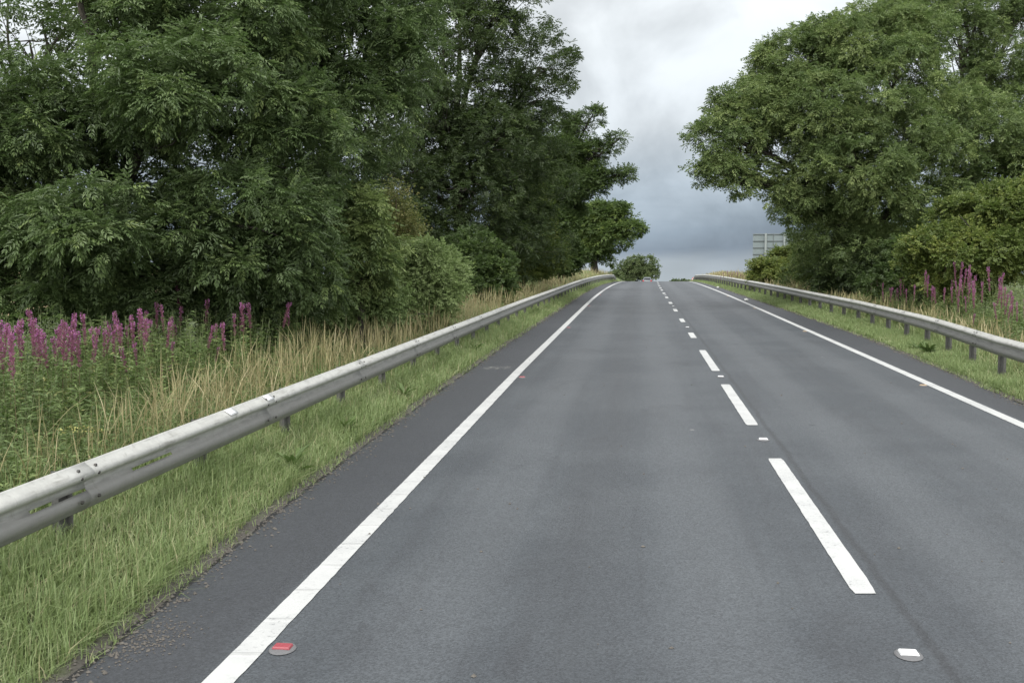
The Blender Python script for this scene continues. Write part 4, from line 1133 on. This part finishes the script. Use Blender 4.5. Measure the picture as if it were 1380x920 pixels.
# ------------------------------------------------------------------ car driving away beyond the crest
def car(y, u):
    x = float(axis(y) + u)
    root = empty('hatchback_car', (x, y, float(zr(y))), 'silver hatchback driving away over the crest, red tail lights showing', 'car', rz=-math.atan(.143))
    # cross-sections along the length: y, half width low, half width waist, half width top, z low, z waist, z top
    secs = [(-2.05, .72, .78, .60, .38, .82, .92), (-1.98, .84, .88, .66, .24, .86, 1.0), (-1.75, .87, .895, .60, .22, .90, 1.36), (-1.45, .88, .90, .58, .22, .92, 1.48), (-.6, .885, .90, .58, .22, .93, 1.53),
            (.2, .885, .90, .57, .22, .92, 1.49), (.75, .88, .895, .62, .22, .92, 1.15), (1.1, .87, .885, .74, .22, .90, .98), (1.7, .84, .86, .66, .22, .80, .87), (2.0, .72, .76, .55, .26, .66, .72), (2.08, .6, .64, .5, .36, .56, .6)]
    V, n = [], 0
    for yy, a, b, c, z0, z1, z2 in secs:
        V += [[-a * .9, yy, z0], [-a, yy, z0 + .12], [-b, yy, z1], [-c - .02, yy, z2 - .05], [-c * .85, yy, z2], [c * .85, yy, z2], [c + .02, yy, z2 - .05], [b, yy, z1], [a, yy, z0 + .12], [a * .9, yy, z0]]
    Q = [[i * 10 + j, i * 10 + (j + 1) % 10, (i + 1) * 10 + (j + 1) % 10, (i + 1) * 10 + j] for i in range(len(secs) - 1) for j in range(10)]
    m = MB().add(V, Q)
    for k in (0, len(secs) - 1):
        r_ = k * 10; qs = [[r_ + 0, r_ + 1, r_ + 8, r_ + 9], [r_ + 1, r_ + 2, r_ + 7, r_ + 8], [r_ + 2, r_ + 3, r_ + 6, r_ + 7], [r_ + 3, r_ + 4, r_ + 5, r_ + 6]]
        m.add([], np.array([q if k else q[::-1] for q in qs]) - m.n)
    b = m.build('body', M['car_paint'], root, smooth=True)
    b.data.validate()
    MB().add([[-.60, -2.0, 1.02], [.60, -2.0, 1.02], [.52, -1.77, 1.38], [-.52, -1.77, 1.38], [-.60, -1.96, 1.02], [.60, -1.96, 1.02], [.52, -1.73, 1.38], [-.52, -1.73, 1.38]],
             [[0, 1, 2, 3], [7, 6, 5, 4], [0, 4, 5, 1], [1, 5, 6, 2], [2, 6, 7, 3], [3, 7, 4, 0]]).build('rear_window', M['car_glass'], root)
    for s in (-1, 1):
        MB().add([[s * .885, -1.6, .95], [s * .885, .55, .95], [s * .61, .1, 1.42], [s * .61, -1.4, 1.42], [s * .905, -1.6, .95], [s * .905, .55, .95], [s * .635, .1, 1.42], [s * .635, -1.4, 1.42]],
                 [[4, 5, 6, 7], [3, 2, 1, 0], [0, 1, 5, 4], [1, 2, 6, 5], [2, 3, 7, 6], [3, 0, 4, 7]]).build('side_window', M['car_glass'], root)
        MB().box((s * .72, -2.06, .86), (.26, .10, .20)).build('tail_light', M['tail'], root, bevel=.02)
        MB().box((s * 1.0, .55, 1.0), (.2, .12, .14)).build('wing_mirror', M['car_paint'], root, bevel=.03)
        for yy in (-1.3, 1.3):
            w = MB().tube([[s * .70, yy, .31], [s * .89, yy, .31]], .31, 20).build('wheel', M['tyre'], root)
            MB().tube([[s * .885, yy, .31], [s * .897, yy, .31]], .19, 16).build('rim', M['sign_post'], w)
    MB().box((0, -2.07, .42), (1.5, .12, .26)).build('bumper', M['bumper'], root, bevel=.03)
    MB().box((0, -2.075, .72), (.52, .02, .11)).build('number_plate', M['plate'], root)


car(186, -.25)

# ------------------------------------------------------------------ sky, sun, camera
SUN_EL, SUN_AZ = math.radians(52), math.radians(198)     # azimuth clockwise from +Y: behind the camera, from the left
world = bpy.data.worlds.new("World"); scene.world = world; world.use_nodes = True
nt = world.node_tree; bg = nt.nodes["Background"]
sky = node(nt, 'ShaderNodeTexSky', sky_type='NISHITA', sun_disc=False, sun_elevation=SUN_EL, sun_rotation=SUN_AZ)
dirv = node(nt, 'ShaderNodeTexCoord').outputs['Generated']
sp = node(nt, 'ShaderNodeSeparateXYZ', {0: dirv}); dz = sp.outputs[2]
den = math_(nt, 'ADD', math_(nt, 'MAXIMUM', dz, 0.0), .10)
cv = node(nt, 'ShaderNodeCombineXYZ', {0: math_(nt, 'DIVIDE', sp.outputs[0], den), 1: math_(nt, 'DIVIDE', sp.outputs[1], den), 2: 0.0}).outputs[0]
n1 = noise(nt, cv, 1.1, 6, .55, .3)
pf = node(nt, 'ShaderNodeMapping', {'Vector': dirv, 'Location': (.35, .1, .2), 'Scale': (1, 1, 1.25)}).outputs[0]
n2 = noise(nt, pf, 6.5, 6, .5, .35)
lay = node(nt, 'ShaderNodeMapping', {'Vector': dirv, 'Scale': (2.2, 2.2, 16)}).outputs[0]
n3 = noise(nt, lay, 1.6, 4, .5, .2)
el = math_(nt, 'ADD', dz, math_(nt, 'ADD', math_(nt, 'MULTIPLY', math_(nt, 'SUBTRACT', n3, .5), .05), math_(nt, 'MULTIPLY', math_(nt, 'SUBTRACT', n2, .5), .05)))
grad = ramp(nt, el, [(0, (.36, .41, .45)), (.016, (.33, .38, .43)), (.034, (.175, .22, .28)), (.055, (.215, .265, .325)), (.095, (.355, .41, .465)), (.15, (.54, .58, .61)),
                     (.24, (.63, .665, .685)), (.5, (.95, .97, .98)), (1, (1.4, 1.42, 1.42))])
# the overcast is thin and bright behind the camera, heavy ahead
back = smooth(nt, math_(nt, 'MULTIPLY', sp.outputs[1], -1.0), -.05, .75)
side = smooth(nt, math_(nt, 'MULTIPLY', sp.outputs[0], -1.0), .35, 1.0)
grad = mixc(nt, math_(nt, 'MAXIMUM', back, math_(nt, 'MULTIPLY', side, .5)), grad, (1.75, 1.76, 1.72))
puff = math_(nt, 'ADD', math_(nt, 'MULTIPLY', smooth(nt, n2, .36, .64), .38), math_(nt, 'MULTIPLY', n1, .06))
puff = math_(nt, 'ADD', puff, .77)
cl = mixc(nt, 1.0, grad, node(nt, 'ShaderNodeCombineColor', {0: puff, 1: puff, 2: puff}).outputs[0], 'MULTIPLY')
b2 = node(nt, 'ShaderNodeBackground', {0: cl, 1: .93})
nt.links.new(sky.outputs[0], bg.inputs[0]); bg.inputs[1].default_value = .05
# thick overcast: only a little of the clear sky comes through
mx = node(nt, 'ShaderNodeMixShader', {0: .9, 1: bg.outputs[0], 2: b2.outputs[0]})
nt.links.new(mx.outputs[0], nt.nodes['World Output'].inputs[0])

ld = bpy.data.lights.new('sun', 'SUN'); ld.energy = 1.5; ld.angle = math.radians(16); ld.color = (1.0, .97, .92)
lo = link(bpy.data.objects.new('sun', ld))
sd = Vector((math.sin(SUN_AZ) * math.cos(SUN_EL), math.cos(SUN_AZ) * math.cos(SUN_EL), math.sin(SUN_EL)))
lo.rotation_euler = sd.to_track_quat('Z', 'Y').to_euler(); lo.location = (0, -20, 60)

cd = bpy.data.cameras.new('camera'); cam = link(bpy.data.objects.new('camera', cd))
cd.sensor_width = 36; cd.lens = 36 * FPX / 1380; cd.clip_start = .1; cd.clip_end = 6000
cam.location = (0, 0, HC); cam.rotation_euler = (math.pi / 2 - TH, 0, 0)
scene.camera = cam
scene.view_settings.view_transform = 'Standard'; scene.view_settings.look = 'None'
scene.view_settings.exposure = .62; scene.view_settings.gamma = 1; scene.view_settings.use_curve_mapping = False
scene.cycles.max_bounces = 6; scene.cycles.diffuse_bounces = 3; scene.cycles.glossy_bounces = 2; scene.cycles.transmission_bounces = 3
scene.cycles.use_denoising = True
print('faces', sum(len(o.data.polygons) for o in COL.objects if o.type == 'MESH'))
